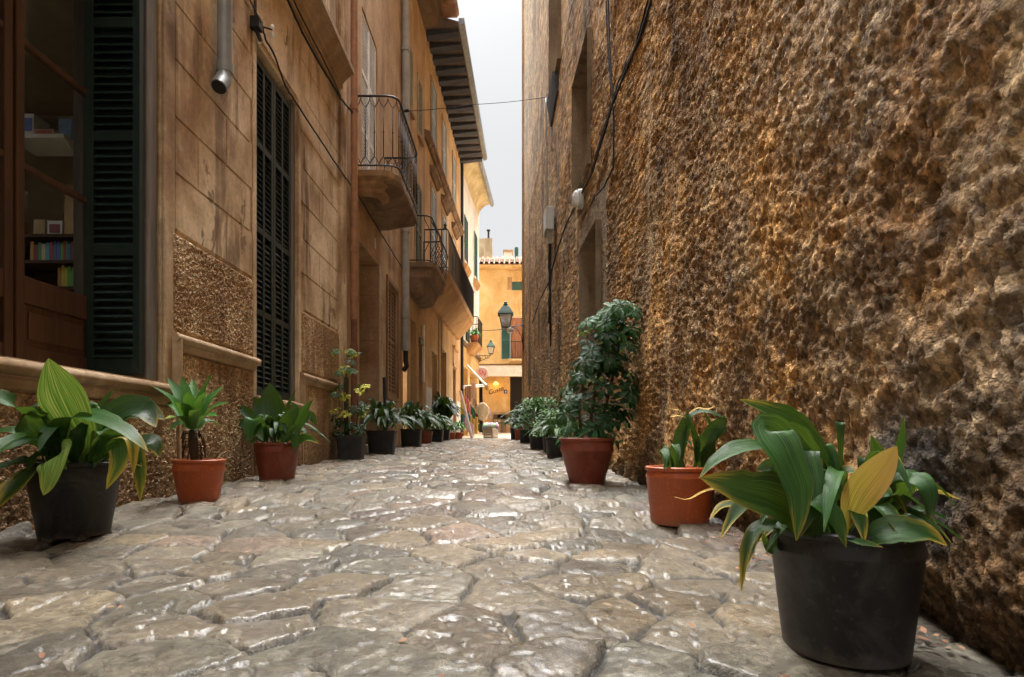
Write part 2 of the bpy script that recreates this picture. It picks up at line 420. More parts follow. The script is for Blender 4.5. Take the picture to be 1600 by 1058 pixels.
M['rooftile'] = m_stucco('roof_tile', (.27, .145, .08), (.36, .22, .13), (.18, .10, .06), (.10, .075, .05), .5, 0, .3, 60, 3)
M['raft'] = m_plain('eave_boards', (.17, .14, .125), .85, .3, 8, .3)
M['raftd'] = m_plain('eave_slate', (.06, .068, .085), .8, .3, 8, .3)
def m_potmat(name, c, rough, dust):
    t = NT(name); n = t.noise(5, 6, t.pos((1, 1, .6)), .65); f = t.noise(90, 4)
    col = t.mix(t.ramp(n, [(.42, 0.0), (.75, 1.0)]), c, dust)
    oz = t.n('ShaderNodeSeparateXYZ'); t.t.links.new(t.tc.outputs['Object'], oz.inputs[0])
    spl = t.math('SUBTRACT', t.math('ADD', t.math('MULTIPLY', t.noise(30, 6, None, .75), .11), -.02), oz.outputs[2])
    col = t.mix(t.math('MULTIPLY', t.ramp(spl, [(.0, 0.0), (.03, 1.0)]), .40), col, (.16, .13, .095))
    run = t.ramp(t.noise(7, 5, t.pos((3, 3, .35)), .6), [(.56, 0.0), (.72, .35)])
    col = t.mix(run, col, tuple(min(1, x * 1.5 + .03) for x in c))
    col = t.mix(t.ramp(f, [(.60, 0.0), (.68, .5)]), col, tuple(min(1, x * 1.9 + .04) for x in c))
    sm = t.ramp(t.noise(3.2, 7, t.pos((1.3, 1.3, 1)), .72, 1.5), [(.5, 0.0), (.62, .5)]); col = t.mix(sm, col, tuple(min(1, x * 1.25 + .045) for x in c))
    return t.fin(col, t.math('ADD', rough, t.math('MULTIPLY', n, .25)), t.bump(t.math('ADD', f, n), .15, .001))
M['terra'] = m_potmat('terracotta_plastic', (.46, .095, .022), .32, (.40, .10, .035))
M['terrad'] = m_potmat('dark_terracotta_plastic', (.24, .045, .018), .35, (.18, .05, .025))
M['blackpot'] = m_potmat('black_pot_plastic', (.007, .007, .008), .36, (.020, .018, .016))
M['blackpot2'] = m_potmat('dusty_black_pot_plastic', (.014, .014, .015), .42, (.04, .036, .032))
M['soil'] = m_plain('potting_soil', (.035, .022, .014), .95, .5, 40, 1.0, bd=.01)
M['leafA'] = m_leaf('broad_leaf', (.006, .028, .006), (.016, .060, .010), (.050, .13, .018), (.50, .34, .04))
M['leafB'] = m_leaf('pale_striped_leaf', (.03, .11, .012), (.12, .25, .035), (.50, .52, .16), (.50, .50, .10))
M['leafC'] = m_leaf('small_leaf', (.008, .032, .009), (.014, .055, .014), (.035, .115, .025), (.55, .52, .05), .36, .28)
M['leafY'] = m_leaf('dried_yellow_leaf', (.25, .20, .03), (.55, .33, .06), (.62, .42, .12), (.66, .40, .10), .45)
M['leafL'] = m_leaf('light_green_leaf', (.02, .075, .012), (.04, .135, .02), (.10, .25, .045), (.55, .5, .05), .34, .35)
# ================================================================== THE STREET
def cobbles():
    ys = []; y = -4.0
    while y < 18.2:
        ys.append(y); y += .05 if y < .75 else max(.0065, min(.026, .0026 * y * y))
    y = np.array(ys); x = np.arange(-2.75, 1.35, .0066)
    Y, X = np.meshgrid(y, x, indexing='ij')
    wx = X + .035 * fbm(X * 3.1, Y * 3.1, 3, 11) + .010 * fbm(X * 17, Y * 17, 2, 15)
    wy = Y + .030 * fbm(X * 3.1 + 40, Y * 3.1, 3, 21) + .008 * fbm(X * 19, Y * 19, 2, 25)
    # larger slabs along the middle of the street, small stones at the sides
    xs = np.linspace(-3.2, 1.8, 800); dens = 1 / (.20 + .20 * np.exp(-((xs + .28) / .42) ** 2) + .05 * np.exp(-((xs + 1.2) / .4) ** 2))
    cum = np.concatenate([[0], np.cumsum((dens[1:] + dens[:-1]) / 2 * np.diff(xs))])
    U = np.interp(wx, xs, cum); cw = 1 / np.interp(wx, xs, dens)
    V = wy / .185 + .35 * perlin(X * .9, Y * .4, 33)
    iu = np.floor(U); iv = np.floor(V)
    def site(ci, cj):
        px = ci + .5 + (rnd(ci, cj, 1) - .5) * .72 + .5 * (cj % 2); py = cj + .5 + (rnd(ci, cj, 2) - .5) * .75
        mg = rnd(ci, cj, 3) < .22; mg2 = (rnd(ci, cj, 4) < .2) & ~mg
        idi = ci + mg; idj = cj + mg2
        return px, py, idi * 1000.0 + idj
    best = np.full(U.shape, 99.); b_id = np.zeros(U.shape); bx = np.zeros(U.shape); by = np.zeros(U.shape)
    R_ = [(i, j) for i in (-2, -1, 0, 1, 2) for j in (-1, 0, 1, )]
    for i, j in R_:
        px, py, d_ = site(iu + i, iv + j); d = ((px - U) * cw / .2) ** 2 + ((py - V) * .185 / .2) ** 2
        n = d < best; best = np.where(n, d, best); b_id = np.where(n, d_, b_id); bx = np.where(n, px, bx); by = np.where(n, py, by)
    bd = np.full(U.shape, 9.)
    for i, j in R_:
        px, py, d_ = site(iu + i, iv + j)
        d = ((px - U) * cw / .2) ** 2 + ((py - V) * .185 / .2) ** 2
        sep = np.sqrt(((px - bx) * cw / .2) ** 2 + ((py - by) * .185 / .2) ** 2)
        e = np.where((d_ != b_id) & (sep > 1e-3), (d - best) / (2 * np.maximum(sep, 1e-3)) * .2, 9)
        bd = np.minimum(bd, e)
    ka = np.floor(b_id / 1000); kb = b_id - ka * 1000
    r1 = rnd(ka, kb, 7); r2 = rnd(ka, kb, 8); r3 = rnd(ka, kb, 9); r4 = rnd(ka, kb, 10)
    gap = .002 + .006 * r2 ** 2 + .005 * perlin(X * 9, Y * 9, 41)
    bdn = bd + .010 * fbm(X * 26, Y * 26, 3, 45, .65) + .006 * perlin(X * 8, Y * 8, 47)
    t = sstep(0, .007 + .007 * r3, bdn - gap)
    dome = sstep(0, .05, bdn - gap)
    mid = sstep(1.9, 3.4, Y) * (1 - .35 * sstep(9, 14, Y)); h_st = (.010 + .012 * r1) * t * (1 + .6 * mid) + (.004 + .009 * mid) * dome
    tilt = ((U - bx) * (r2 - .5) * .03 + (V - by) * (.8 - r4) * .034 * (1 + .7 * mid)) * t
    chip = fbm(X * 16, Y * 16, 4, 51, .6); ridg = fbm(X * 7, Y * 7, 3, 61, .6, True)
    crack = sstep(.90, .99, fbm(X * 6 + 3, Y * 4.5, 4, 71, .55, True) + .13) * t * (r3 > .35)
    spall = sstep(.12, .20, fbm(X * 11 + 5, Y * 13, 4, 55, .6)) * t
    h = h_st + tilt + .0026 * chip * (1.3 - .6 * t) + .0010 * ridg * t - .008 * crack - .0028 * spall + (.0009 + .0012 * mid) * fbm(X * 55, Y * 55, 2, 81, .7)
    h += .014 * fbm(X * .9, Y * .9, 2, 91) + .006 * (1 - t) * perlin(X * 13, Y * 13, 95)
    Z = gz(Y) + h - .012
    stone = sstep(.25, .75, t)
    pal = np.array([(.215, .205, .175), (.27, .24, .185), (.20, .20, .18), (.30, .275, .225), (.275, .205, .17), (.29, .24, .16), (.185, .195, .18), (.25, .22, .17), (.33, .30, .25)]) * np.array((.57, .495, .375))
    c = pal[(r4 * 8.99).astype(int)] * (.86 + .3 * r1)[..., None]
    vein = fbm(X * 5 + 3 * r1, Y * 9, 4, 101, .6)
    c = c * (1 + .35 * vein)[..., None]
    lim = sstep(.25, .5, fbm(X * 8, Y * 8 + 9, 4, 111, .6))[..., None] * .35
    c = c * (1 - lim) + np.array((.30, .27, .21)) * lim
    mort = np.array((.165, .135, .09)) * (1 + .25 * fbm(X * 11, Y * 11, 4, 121))[..., None]
    dirt = sstep(-.25, .35, fbm(X * 1.7, Y * 1.7, 4, 131) + .5 * sstep(-.9, -2.1, X))[..., None] * .55
    c = c * (1 - dirt * .7) + np.array((.185, .145, .095)) * dirt * .7
    c = c * (.52 + .92 * rnd(ka, kb, 14))[..., None]; mort = mort * (1 - .85 * sstep(.014, .003, np.abs(bdn - gap - .001)))[..., None]
    C = mort * (1 - stone[..., None]) + c * stone[..., None]
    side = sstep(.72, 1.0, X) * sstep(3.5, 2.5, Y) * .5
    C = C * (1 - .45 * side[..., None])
    pol = stone * (.6 + .4 * dome) * np.clip(.35 + .9 * np.exp(-((X + .25) / .85) ** 2), 0, 1) * (1 - .5 * dirt[..., 0])
    t_ = NT('cobble_stone')
    tint = t_.attr('tint'); p = t_.attr('polish', 'Fac')
    f = t_.noise(55, 6, None, .65); f2 = t_.noise(220, 3)
    vn = t_.ramp(t_.noise(9, 8, t_.pos((1, 1.4, 1)), .7, 1.2), [(.34, (.58,) * 3), (.5, (1.0,) * 3), (.66, (1.42,) * 3)])
    col = t_.mix(1.0, t_.mix(1.0, tint, t_.ramp(f, [(.32, (.5,) * 3), (.5, (1.0,) * 3), (.68, (1.5,) * 3)]), 'MULTIPLY'), vn, 'MULTIPLY')
    pits = t_.ramp(t_.noise(75, 5, t_.pos((1, 1.6, 1)), .7), [(.34, .45), (.42, 1.0)])
    crk = t_.voro(7.5, t_.mix(.06, t_.pos((1, 1.5, 1)), t_.noise(9, 5)), 'DISTANCE_TO_EDGE')
    crm = t_.math('MULTIPLY', t_.ramp(crk, [(.0, 1.0), (.018, 0.0)]), t_.ramp(t_.noise(5, 4), [(.5, 0.0), (.6, .65)]))
    col = t_.mix(1.0, col, pits, 'MULTIPLY'); col = t_.mix(crm, col, (.05, .04, .03))
    crust = t_.ramp(t_.noise(11, 7, None, .72, .8), [(.56, 0.0), (.60, .5)]); col = t_.mix(crust, col, (.33, .29, .22))
    wet = t_.ramp(t_.noise(4.5, 5, None, .6), [(.4, 0.0), (.62, 1.0)])
    pk = t_.math('MULTIPLY', p, t_.math('ADD', .55, t_.math('MULTIPLY', wet, .7)))
    rough = t_.math('SUBTRACT', .56, t_.math('MULTIPLY', pk, .40))
    hh = t_.math('ADD', t_.math('MULTIPLY', f, .8), t_.math('MULTIPLY', f2, .3))
    m = t_.fin(col, rough, t_.bump(t_.math('ADD', hh, t_.math('MULTIPLY', t_.noise(30, 8, None, .75, .6), 1.2)), .9, .009), spec=.6, Coat_Weight=t_.math('MULTIPLY', pk, .9, clamp=True), Coat_Roughness=t_.math('ADD', .22, t_.math('MULTIPLY', f, .2)))
    t_.t.links.new(t_.bump(t_.noise(90, 5, None, .7), .4, .0025), t_.b.inputs['Coat Normal'])
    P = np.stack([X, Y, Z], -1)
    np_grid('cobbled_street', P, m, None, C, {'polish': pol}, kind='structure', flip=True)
cobbles()

def flats():
    m = MB(); ys = [18.15, 20, 22, 24, 26, 28, 32, 40]
    for a, b in zip(ys, ys[1:]): m.poly([(-14, a, gzf(a) + .002), (14, a, gzf(a) + .002), (14, b, gzf(b) + .002), (-14, b, gzf(b) + .002)])
    t = NT('plaza_stone'); v = t.n('ShaderNodeTexBrick'); t.t.links.new(t.pos((1, 1, 1)), v.inputs['Vector']); v.inputs['Scale'].default_value = 1.1
    v.inputs['Color1'].default_value = (.50, .40, .27, 1); v.inputs['Color2'].default_value = (.44, .35, .24, 1); v.inputs['Mortar'].default_value = (.25, .2, .14, 1); v.inputs['Mortar Size'].default_value = .012
    col = t.mix(1.0, v.outputs[0], t.ramp(t.noise(3, 5), [(.3, (.8,) * 3), (.7, (1.15,) * 3)]), 'MULTIPLY')
    m.build('plaza_paving', t.fin(col, .5, t.bump(t.noise(60), .2, .004)), kind='structure', recalc=False)
    m = MB(); ys = list(range(-300, -4, 60)) + [-4, 0, 6, 10, 14, 18, 30, 40, 60, 120, 400]
    g = lambda y: gzf(max(0, min(y, 40))) - .09
    for a, b in zip(ys, ys[1:]): m.poly([(-300, a, g(a)), (300, a, g(a)), (300, b, g(b)), (-300, b, g(b))])
    m.build('ground', m_plain('bare_ground', (.28, .23, .17), .9, .2, 3, .3), kind='structure', recalc=False)
flats()

# ================================================================== RIGHT: THE ROUGH RUBBLE WALL
def Xr(Y):
    Y = np.asarray(Y, float); a = .985; b = 1.225 - .05 * Y; k = .05
    return -np.log(np.exp(-a / k) + np.exp(-b / k)) * k
FR = Fr(1.225, -.05, -1)
D0, D1, DZ = 6.03, 7.08, 2.80            # street door
W0, W1, WZ0, WZ1 = 6.52, 7.66, 3.62, 5.16  # tall blind window
V0, V1, VZ0, VZ1 = 9.15, 10.35, 6.55, 9.6
def right_wall():
    root = thing('rubble_house', 'tall house with a very rough brown rubble wall along the right side of the alley', 'house', (.98, 0, 0))
    ys = []; y = -3.0
    while y < 17.5:
        ys.append(y); y += .06 if y < .7 else (.0085 if y < 1.9 else min(.055, max(.0085, .0025 * y * y)))
    ys.append(17.5)
    for e in (D0, D1, W0, W1, V0, V1): ys[int(np.argmin([abs(q - e) for q in ys]))] = e
    ys = sorted(ys)
    zs = list(np.arange(-.12, 4.6, .0105)) + list(np.arange(4.6, 6.5, .02)) + list(np.arange(6.5, 15.5, .09))
    for e in (DZ, WZ0, WZ1, VZ0, VZ1): zs[int(np.argmin([abs(q - e) for q in zs]))] = e
    zs = sorted(zs)
    Y, Z = np.meshgrid(np.array(ys), np.array(zs), indexing='ij')
    G = gz(np.maximum(Y, 0)); H = Z - G
    big = fbm(Y * .7, Z * .7, 3, 201); med = fbm(Y * 3.3, Z * 3.3, 4, 211, .55)
    wy, wz = Y + .03 * fbm(Y * 9, Z * 9, 2, 221), Z + .03 * fbm(Y * 9 + 7, Z * 9, 2, 225)
    f1, f2, wid = worley(wy * 44, wz * 36, 231); g1, g2, gid = worley(wy * 20, wz * 17, 241)
    lump = (1 - np.clip(f1, 0, 1)) ** 1.2; lumpb = (1 - np.clip(g1, 0, 1))
    fine = fbm(Y * 60, Z * 60, 3, 251, .6)
    # smoother vertical lanes of old render, smooth surrounds of the openings
    lane = sstep(.24, .5, fbm(Y * 2.6, Z * .35, 3, 261, .55) + .12 * np.clip((Y - 5) / 8, 0, 1.4)) * .8
    pat = sstep(.34, .48, fbm(Y * 1.9 + 30, Z * 1.1, 4, 271, .55)) * .75 * sstep(1.8, 3.0, Y)
    def rect(a, b, c, d, s=.10):
        n = .06 * fbm(Y * 3, Z * 3, 3, 281)
        return sstep(a - s, a, Y + n) * sstep(b + s, b, Y + n) * sstep(c - s, c, Z + n) * sstep(d + s, d, Z + n)
    sm = np.maximum.reduce([lane, pat, rect(D0 - .33, D1 + .34, -1, 3.2, .05) , rect(W1, W1 + .12, WZ0 - .5, WZ1 + .3), rect(V0 - .05, V1 + .2, VZ0 - .1, 15)])
    frame = rect(D0 - .30, D1 + .30, -1, 3.15, .02)
    fw = sstep(9.0, 5.5, Y)
    near = sstep(3.2, 1.2, Y)             # the near end is big eroded stone
    amp = (1 - sm) * (.55 + .45 * sstep(-.4, .4, fbm(Y * 1.3, Z * 1.3, 2, 291)))
    d = .030 * big * (1 - frame) + .013 * med * (1 - .9 * frame) + amp * fw * ((.017 * lump + .015 * lumpb) * (1 - .45 * near) + .010 * fine) + .003 * fine
    er = fbm(Y * 2.6 + 5, Z * 2.2, 5, 301, .55, True)
    d += near * (.020 * er + .018 * fbm(Y * 7, Z * 6, 5, 311, .65)) * (1 - frame)
    hole = sstep(.36, .62, fbm(Y * 4.2, Z * 4.2 + 9, 3, 321, .5)); d -= hole * .032 * (1 - sm)
    d += .03 * sstep(.55, .15, H + .1 * fbm(Y * 2, Z * 0 + 3, 3, 331)) * (1 - frame) * (.4 + fbm(Y * 3, Z * 3, 3, 335))
    h1, _, hid = worley(Y * 7, Z * 30, 711); d += (1 - fw) * (1 - sm) * .016 * (1 - np.clip(h1, 0, 1))
    d -= .05 * sstep(.16, .0, H + .05 * fbm(Y * 4, Z * 4, 3, 341)) * (1 - frame) * sstep(3.2, 2.2, Y)
    far = sstep(7, 11, Y); d *= (1 - .35 * far)
    X = Xr(Y) - d + .02
    edge = np.maximum.reduce([rect(D0, D1, -1, DZ, .015), rect(W0, W1, WZ0, WZ1, .015), rect(V0, V1, VZ0, VZ1, .015)])
    # colour: ochre earth mortar, grey-brown stone, soot streaks
    n1 = fbm(Y * 1.1 + 4, Z * 1.0, 4, 401, .55); n2 = fbm(Y * 4.5, Z * 4.5, 4, 411, .6); n3 = fbm(Y * 14, Z * 14, 3, 421)
    och = np.array((.50, .255, .082)); brn = np.array((.30, .165, .072)); gry = np.array((.33, .245, .155)); dk = np.array((.095, .062, .038)); tan = np.array((.46, .31, .16)); org = np.array((.56, .24, .06))
    mixc = lambda a, b, f: a * (1 - f[..., None]) + b * f[..., None]
    C = np.broadcast_to(brn, Y.shape + (3,)).copy()
    C = mixc(C, och, sstep(-.28, .25, n1 + .5 * n2 + .15 * (wid - .5)))
    C = mixc(C, tan, sstep(.05, .45, fbm(Y * 3 + 9, Z * 2.2, 4, 431, .6)) * .7)
    C = mixc(C, gry, np.clip(near * sstep(-.35, .2, fbm(Y * 1.6 + 2, Z * 1.3, 3, 441)) + far * .35, 0, 1) * .75)
    C = mixc(C, org, sstep(.40, .58, fbm(Y * 2.1 + 1, Z * 2.6 + 8, 4, 451, .6)) * .75 * (1 - sm))
    C = C * (.80 + .42 * gid)[..., None] * (1 + .28 * n3)[..., None]
    C = mixc(C, tan * .92, sm * .75)
    C = mixc(C, np.array((.22, .155, .095)), frame * .85)
    grn = fbm(Y * 3.2, Z * 15, 3, 465, .85)
    C = C * (1 + (.6 * grn + .7 * (hid - .5)) * sstep(5, 8, Y))[..., None]
    streak = sstep(.05, .45, fbm(Y * 1.2 + 11, Z * .6, 3, 461, .5) + .15 * grn) * sstep(3.5, 6.5, Y) * .7
    C = mixc(C, np.array((.10, .075, .055)), streak * (1 - frame))
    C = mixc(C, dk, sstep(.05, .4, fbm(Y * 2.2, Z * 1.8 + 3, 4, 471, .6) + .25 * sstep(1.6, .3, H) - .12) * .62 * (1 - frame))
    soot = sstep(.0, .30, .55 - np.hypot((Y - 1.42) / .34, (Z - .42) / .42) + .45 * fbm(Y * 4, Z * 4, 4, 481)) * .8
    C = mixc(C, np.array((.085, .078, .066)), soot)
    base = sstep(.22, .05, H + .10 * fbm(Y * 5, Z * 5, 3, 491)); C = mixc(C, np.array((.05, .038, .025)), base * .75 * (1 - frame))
    ends = sstep(10, 17, Y) * sstep(4, 9, Z) * .4; C = mixc(C, np.array((.50, .40, .28)), ends)
    ny, nz = Y.shape; Yc = (Y[:-1, :-1] + Y[1:, 1:]) / 2; Zc = (Z[:-1, :-1] + Z[1:, 1:]) / 2
    keep = ~(((Yc > D0) & (Yc < D1) & (Zc < DZ)) | ((Yc > W0) & (Yc < W1) & (Zc > WZ0) & (Zc < WZ1)) | ((Yc > V0) & (Yc < V1) & (Zc > VZ0) & (Zc < VZ1)))
    t = NT('rubble_wall'); tint = t.attr('tint')
    a = t.noise(38, 8, None, .68); b = t.noise(150, 4, None, .6); q = t.noise(13, 6, None, .6)
    col = t.mix(1.0, tint, t.ramp(a, [(.25, (.55,) * 3), (.5, (1.0,) * 3), (.75, (1.5,) * 3)]), 'MULTIPLY')
    col = t.mix(1.0, col, t.ramp(q, [(.3, (.78, .80, .84)), (.7, (1.2, 1.13, 1.02))]), 'MULTIPLY')
    vv = t.voro(62, t.pos((1, 1, .8)), 'F1'); vv2 = t.voro(150, None, 'F1')
    cells = t.n('ShaderNodeSeparateColor'); t.t.links.new(t.voro(75, t.pos((1, 1, .8)), out='Color'), cells.inputs[0])
    cells2 = t.n('ShaderNodeSeparateColor'); t.t.links.new(t.voro(34, t.pos((1, 1, .8)), out='Color'), cells2.inputs[0])
    nf = t.math('SUBTRACT', 1.0, t.attr('far', 'Fac'))
    col = t.mix(nf, col, t.ramp(cells.outputs[0], [(0, (.62, .60, .58)), (.5, (1.0, 1.0, 1.0)), (1, (1.55, 1.5, 1.38))]), 'MULTIPLY')
    col = t.mix(nf, col, t.ramp(cells2.outputs[0], [(0, (.74, .72, .72)), (1, (1.3, 1.28, 1.2))]), 'MULTIPLY')
    hh = t.math('SUBTRACT', t.math('ADD', t.math('MULTIPLY', a, 1.3), t.math('MULTIPLY', b, .5)), t.math('ADD', t.math('MULTIPLY', vv, .9), t.math('MULTIPLY', vv2, .35)))
    fa = t.attr('far', 'Fac'); fn = t.noise(34, 5, t.pos((1, .13, .9)), .7)
    col = t.mix(fa, col, t.mix(1.0, col, t.ramp(fn, [(.34, (.5,) * 3), (.5, (1.0,) * 3), (.66, (1.55,) * 3)]), 'MULTIPLY'))
    hh = t.math('ADD', hh, t.math('MULTIPLY', fn, t.math('MULTIPLY', fa, 2.0)))
    mat = t.fin(col, .9, t.bump(hh, 1.0, .022), spec=.12)
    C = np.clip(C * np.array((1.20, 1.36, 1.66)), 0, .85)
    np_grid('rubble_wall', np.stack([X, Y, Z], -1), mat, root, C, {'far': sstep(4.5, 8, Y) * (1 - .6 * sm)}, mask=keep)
    # end face towards the square, and openings
    m = MB(); e = float(Xr(17.5)) - .0
    m.poly([(e - .05, 17.5, 0), (16, 17.5, 0), (16, 17.5, 15.4), (e - .05, 17.5, 15.4)])
    m.build('end_wall', M['stuccoB'], root, recalc=False)
    t = m_stucco('smooth_cement', (.24, .175, .11), (.33, .25, .165), (.17, .12, .075), (.09, .065, .04), .7, .3, .3, 120, 3)
    for (a, b, c, d_, dep) in ((D0, D1, .1, DZ, .40), (W0, W1, WZ0, WZ1, .34), (V0, V1, VZ0, VZ1, .30)):
        m = MB(); m.poly([FR.p(a, .05, c), FR.p(a, -dep, c), FR.p(a, -dep, d_), FR.p(a, .05, d_)]); m.poly([FR.p(b, .05, c), FR.p(b, .05, d_), FR.p(b, -dep, d_), FR.p(b, -dep, c)])
        m.poly([FR.p(a, .05, d_), FR.p(a, -dep, d_), FR.p(b, -dep, d_), FR.p(b, .05, d_)]); m.poly([FR.p(a, .05, c), FR.p(b, .05, c), FR.p(b, -dep, c), FR.p(a, -dep, c)])
        if dep != .40: m.poly([FR.p(a, -dep + .02, c), FR.p(b, -dep + .02, c), FR.p(b, -dep + .02, d_), FR.p(a, -dep + .02, d_)])
        m.build('opening_surround', t, root)
    m = MB(); FR.box(m, D0 + .02, D1 - .02, -.38, -.33, .2, DZ - .02)
    dr = m.build('door', M['trimdark'], root)
    m = MB()
    for k in range(2):
        for z0, z1 in ((.45, 1.2), (1.32, 2.5)): FR.box(m, D0 + .1 + k * .5, D0 + .48 + k * .5, -.33, -.315, z0, z1)
    m.build('door_panel', M['trimdark'], dr, bevel=.006)
    m = MB(); m.tube([FR.p(D0 + .2, -.3, 1.2), FR.p(D0 + .2, -.26, 1.2)], .014, 8); m.ball(FR.p(D0 + .2, -.25, 1.2), .03, 10, 6); m.build('door_knob', M['plastic_grey'], dr, smooth=True)
    # dark stepped sill block under the high opening
    m = MB(); m.hexa([FR.p(V0 + .3, -.1, 6.2), FR.p(V1, -.1, 6.1), FR.p(V1, .02, 6.1), FR.p(V0 + .3, .02, 6.2), FR.p(V0 + .3, -.1, 6.54), FR.p(V1, -.1, 6.54), FR.p(V1, .09, 6.54), FR.p(V0 + .3, .09, 6.54)])
    m.build('window_sill', M['raftd'], root, bevel=.01)
    return root
RW = right_wall()

# things hung on the right wall
def bulkhead():
    o = thing('bulkhead_lamp', 'white oval bulkhead lamp fixed above the door of the rubble house', 'wall lamp', tuple(FR.p(7.05, 0, 3.3)))
    u, z = 6.92, 3.38
    m = MB(); prof = [(.001, 0), (.075, 0), (.08, .02), (.08, .05)]
    def oval(m, s, w0, w1, n=24, top=1.0):
        ring = lambda w, k: [FR.p(u + .075 * k * s * math.copysign(abs(math.cos(a)) ** .7, math.cos(a)), w, z + .115 * k * s * math.copysign(abs(math.sin(a)) ** .7, math.sin(a))) for a in [2 * math.pi * i / n for i in range(n)]]
        rs = [ring(w0, 1), ring(w1 * .7 + w0 * .3, 1), ring(w1, top), ]
        b = len(m.v)
        for r in rs:
            for q in r: m.vert(q)
        for i in range(2):
            for k in range(n): m.f.append([b + i * n + k, b + i * n + (k + 1) % n, b + (i + 1) * n + (k + 1) % n, b + (i + 1) * n + k])
        m.f.append([b + 2 * n + k for k in range(n)]); m.f.append([b + k for k in range(n)][::-1])
    oval(m, 1.0, .03, .09, top=.95); m.build('housing', M['plastic_grey'], o, smooth='auto')
    m = MB(); oval(m, .8, .09, .145, top=.75); m.build('lens', M['white'], o, smooth='auto')
    m = MB()
    for k in (-1, 1): m.tube([FR.p(u + k * .02, .10, z - .1), FR.p(u + k * .02, .155, z - .05), FR.p(u + k * .02, .155, z + .05), FR.p(u + k * .02, .10, z + .1)], .005, 6)
    m.build('guard', M['plastic_grey'], o, smooth=True)
bulkhead()
def jbox():
    o = thing('junction_box', 'long pale grey electrical box on the rubble wall with black cables hanging from it', 'electrical box', tuple(FR.p(10.1, 0, 4.0)))
    m = MB(); FR.box(m, 9.75, 10.2, .03, .15, 4.05, 4.45); m.build('box_body', M['plastic_grey'], o, bevel=.012)
    m = MB(); FR.box(m, 9.79, 10.16, .15, .162, 4.08, 4.42); m.build('box_cover', M['plastic_grey'], o, bevel=.004)
    m = MB(); FR.box(m, 9.88, 10.02, .04, .12, 3.86, 4.05); m.build('cable_gland', M['plastic_grey'], o, bevel=.01)
    m = MB(); rng = random.Random(4)
    for k in range(6):
        zz = [3.88, 3.7, 3.45, 3.2, 2.9, 2.6 - .1 * k]; m.tube([FR.p(9.95 + rng.uniform(-.03, .03), .07 + rng.uniform(-.02, .03), q) for q in zz], .012, 5)
    m.build('cable_bundle', M['cable'], o, smooth=True)
jbox()
def cable(name, pts, r, label, cat='cable', mat='cable', sag=0, sub=6, group=None):
    m = MB(); P = [Vector(p) for p in pts]; out = []; rng = random.Random(len(pts) * 7 + int(P[0].z * 100))
    for a, b in zip(P, P[1:]):
        for k in range(sub):
            t = k / sub; q = a.lerp(b, t); q.z -= sag * 4 * t * (1 - t)
            if sag == 0 and k: q += Vector((0, rng.uniform(-.008, .008), rng.uniform(-.008, .008)))
            out.append(q)
    out.append(P[-1]); m.tube(out, r, 6)
    return tag(m.build(name, M[mat], smooth=True), label, cat, group)
wall_pt = lambda px, py, w=.05: (lambda Y: pt(px, py, Y))(((1.225 - w) * 900 / (px - 755)))
cable('wall_cable', [wall_pt(*q) for q in ((1024, -20), (1000, 60), (975, 118), (958, 160), (940, 220), (926, 268), (905, 310), (884, 352), (868, 400), (858, 440), (843, 470), (832, 505))], .012, 'thick black cable slanting down the whole rubble wall')
cable('wall_cable', [wall_pt(*q) for q in ((1018, -20), (993, 72), (966, 128), (954, 168), (934, 232), (922, 275), (900, 318))], .008, 'thinner cable running just left of the thick slanting one')
cable('drop_cable', [wall_pt(*q) for q in ((950, -20), (952, 60), (957, 150), (959, 200), (958, 262))], .008, 'black cable dropping straight down between door lamp and rough wall')
cable('drop_cable', [wall_pt(*q) for q in ((946, -20), (949, 60), (955, 150))], .007, 'thin twin cable beside the straight drop cable at the top')
cable('door_cable', [wall_pt(*q) for q in ((958, 262), (945, 290), (930, 306), (922, 322))], .008, 'thin cable curling from the drop cable to the door lamp')
cable('steel_conduit', [wall_pt(*q) for q in ((853, 152), (854, 240), (855, 332))], .016, 'straight thin conduit running up from the long electrical box', 'conduit', 'pipe')

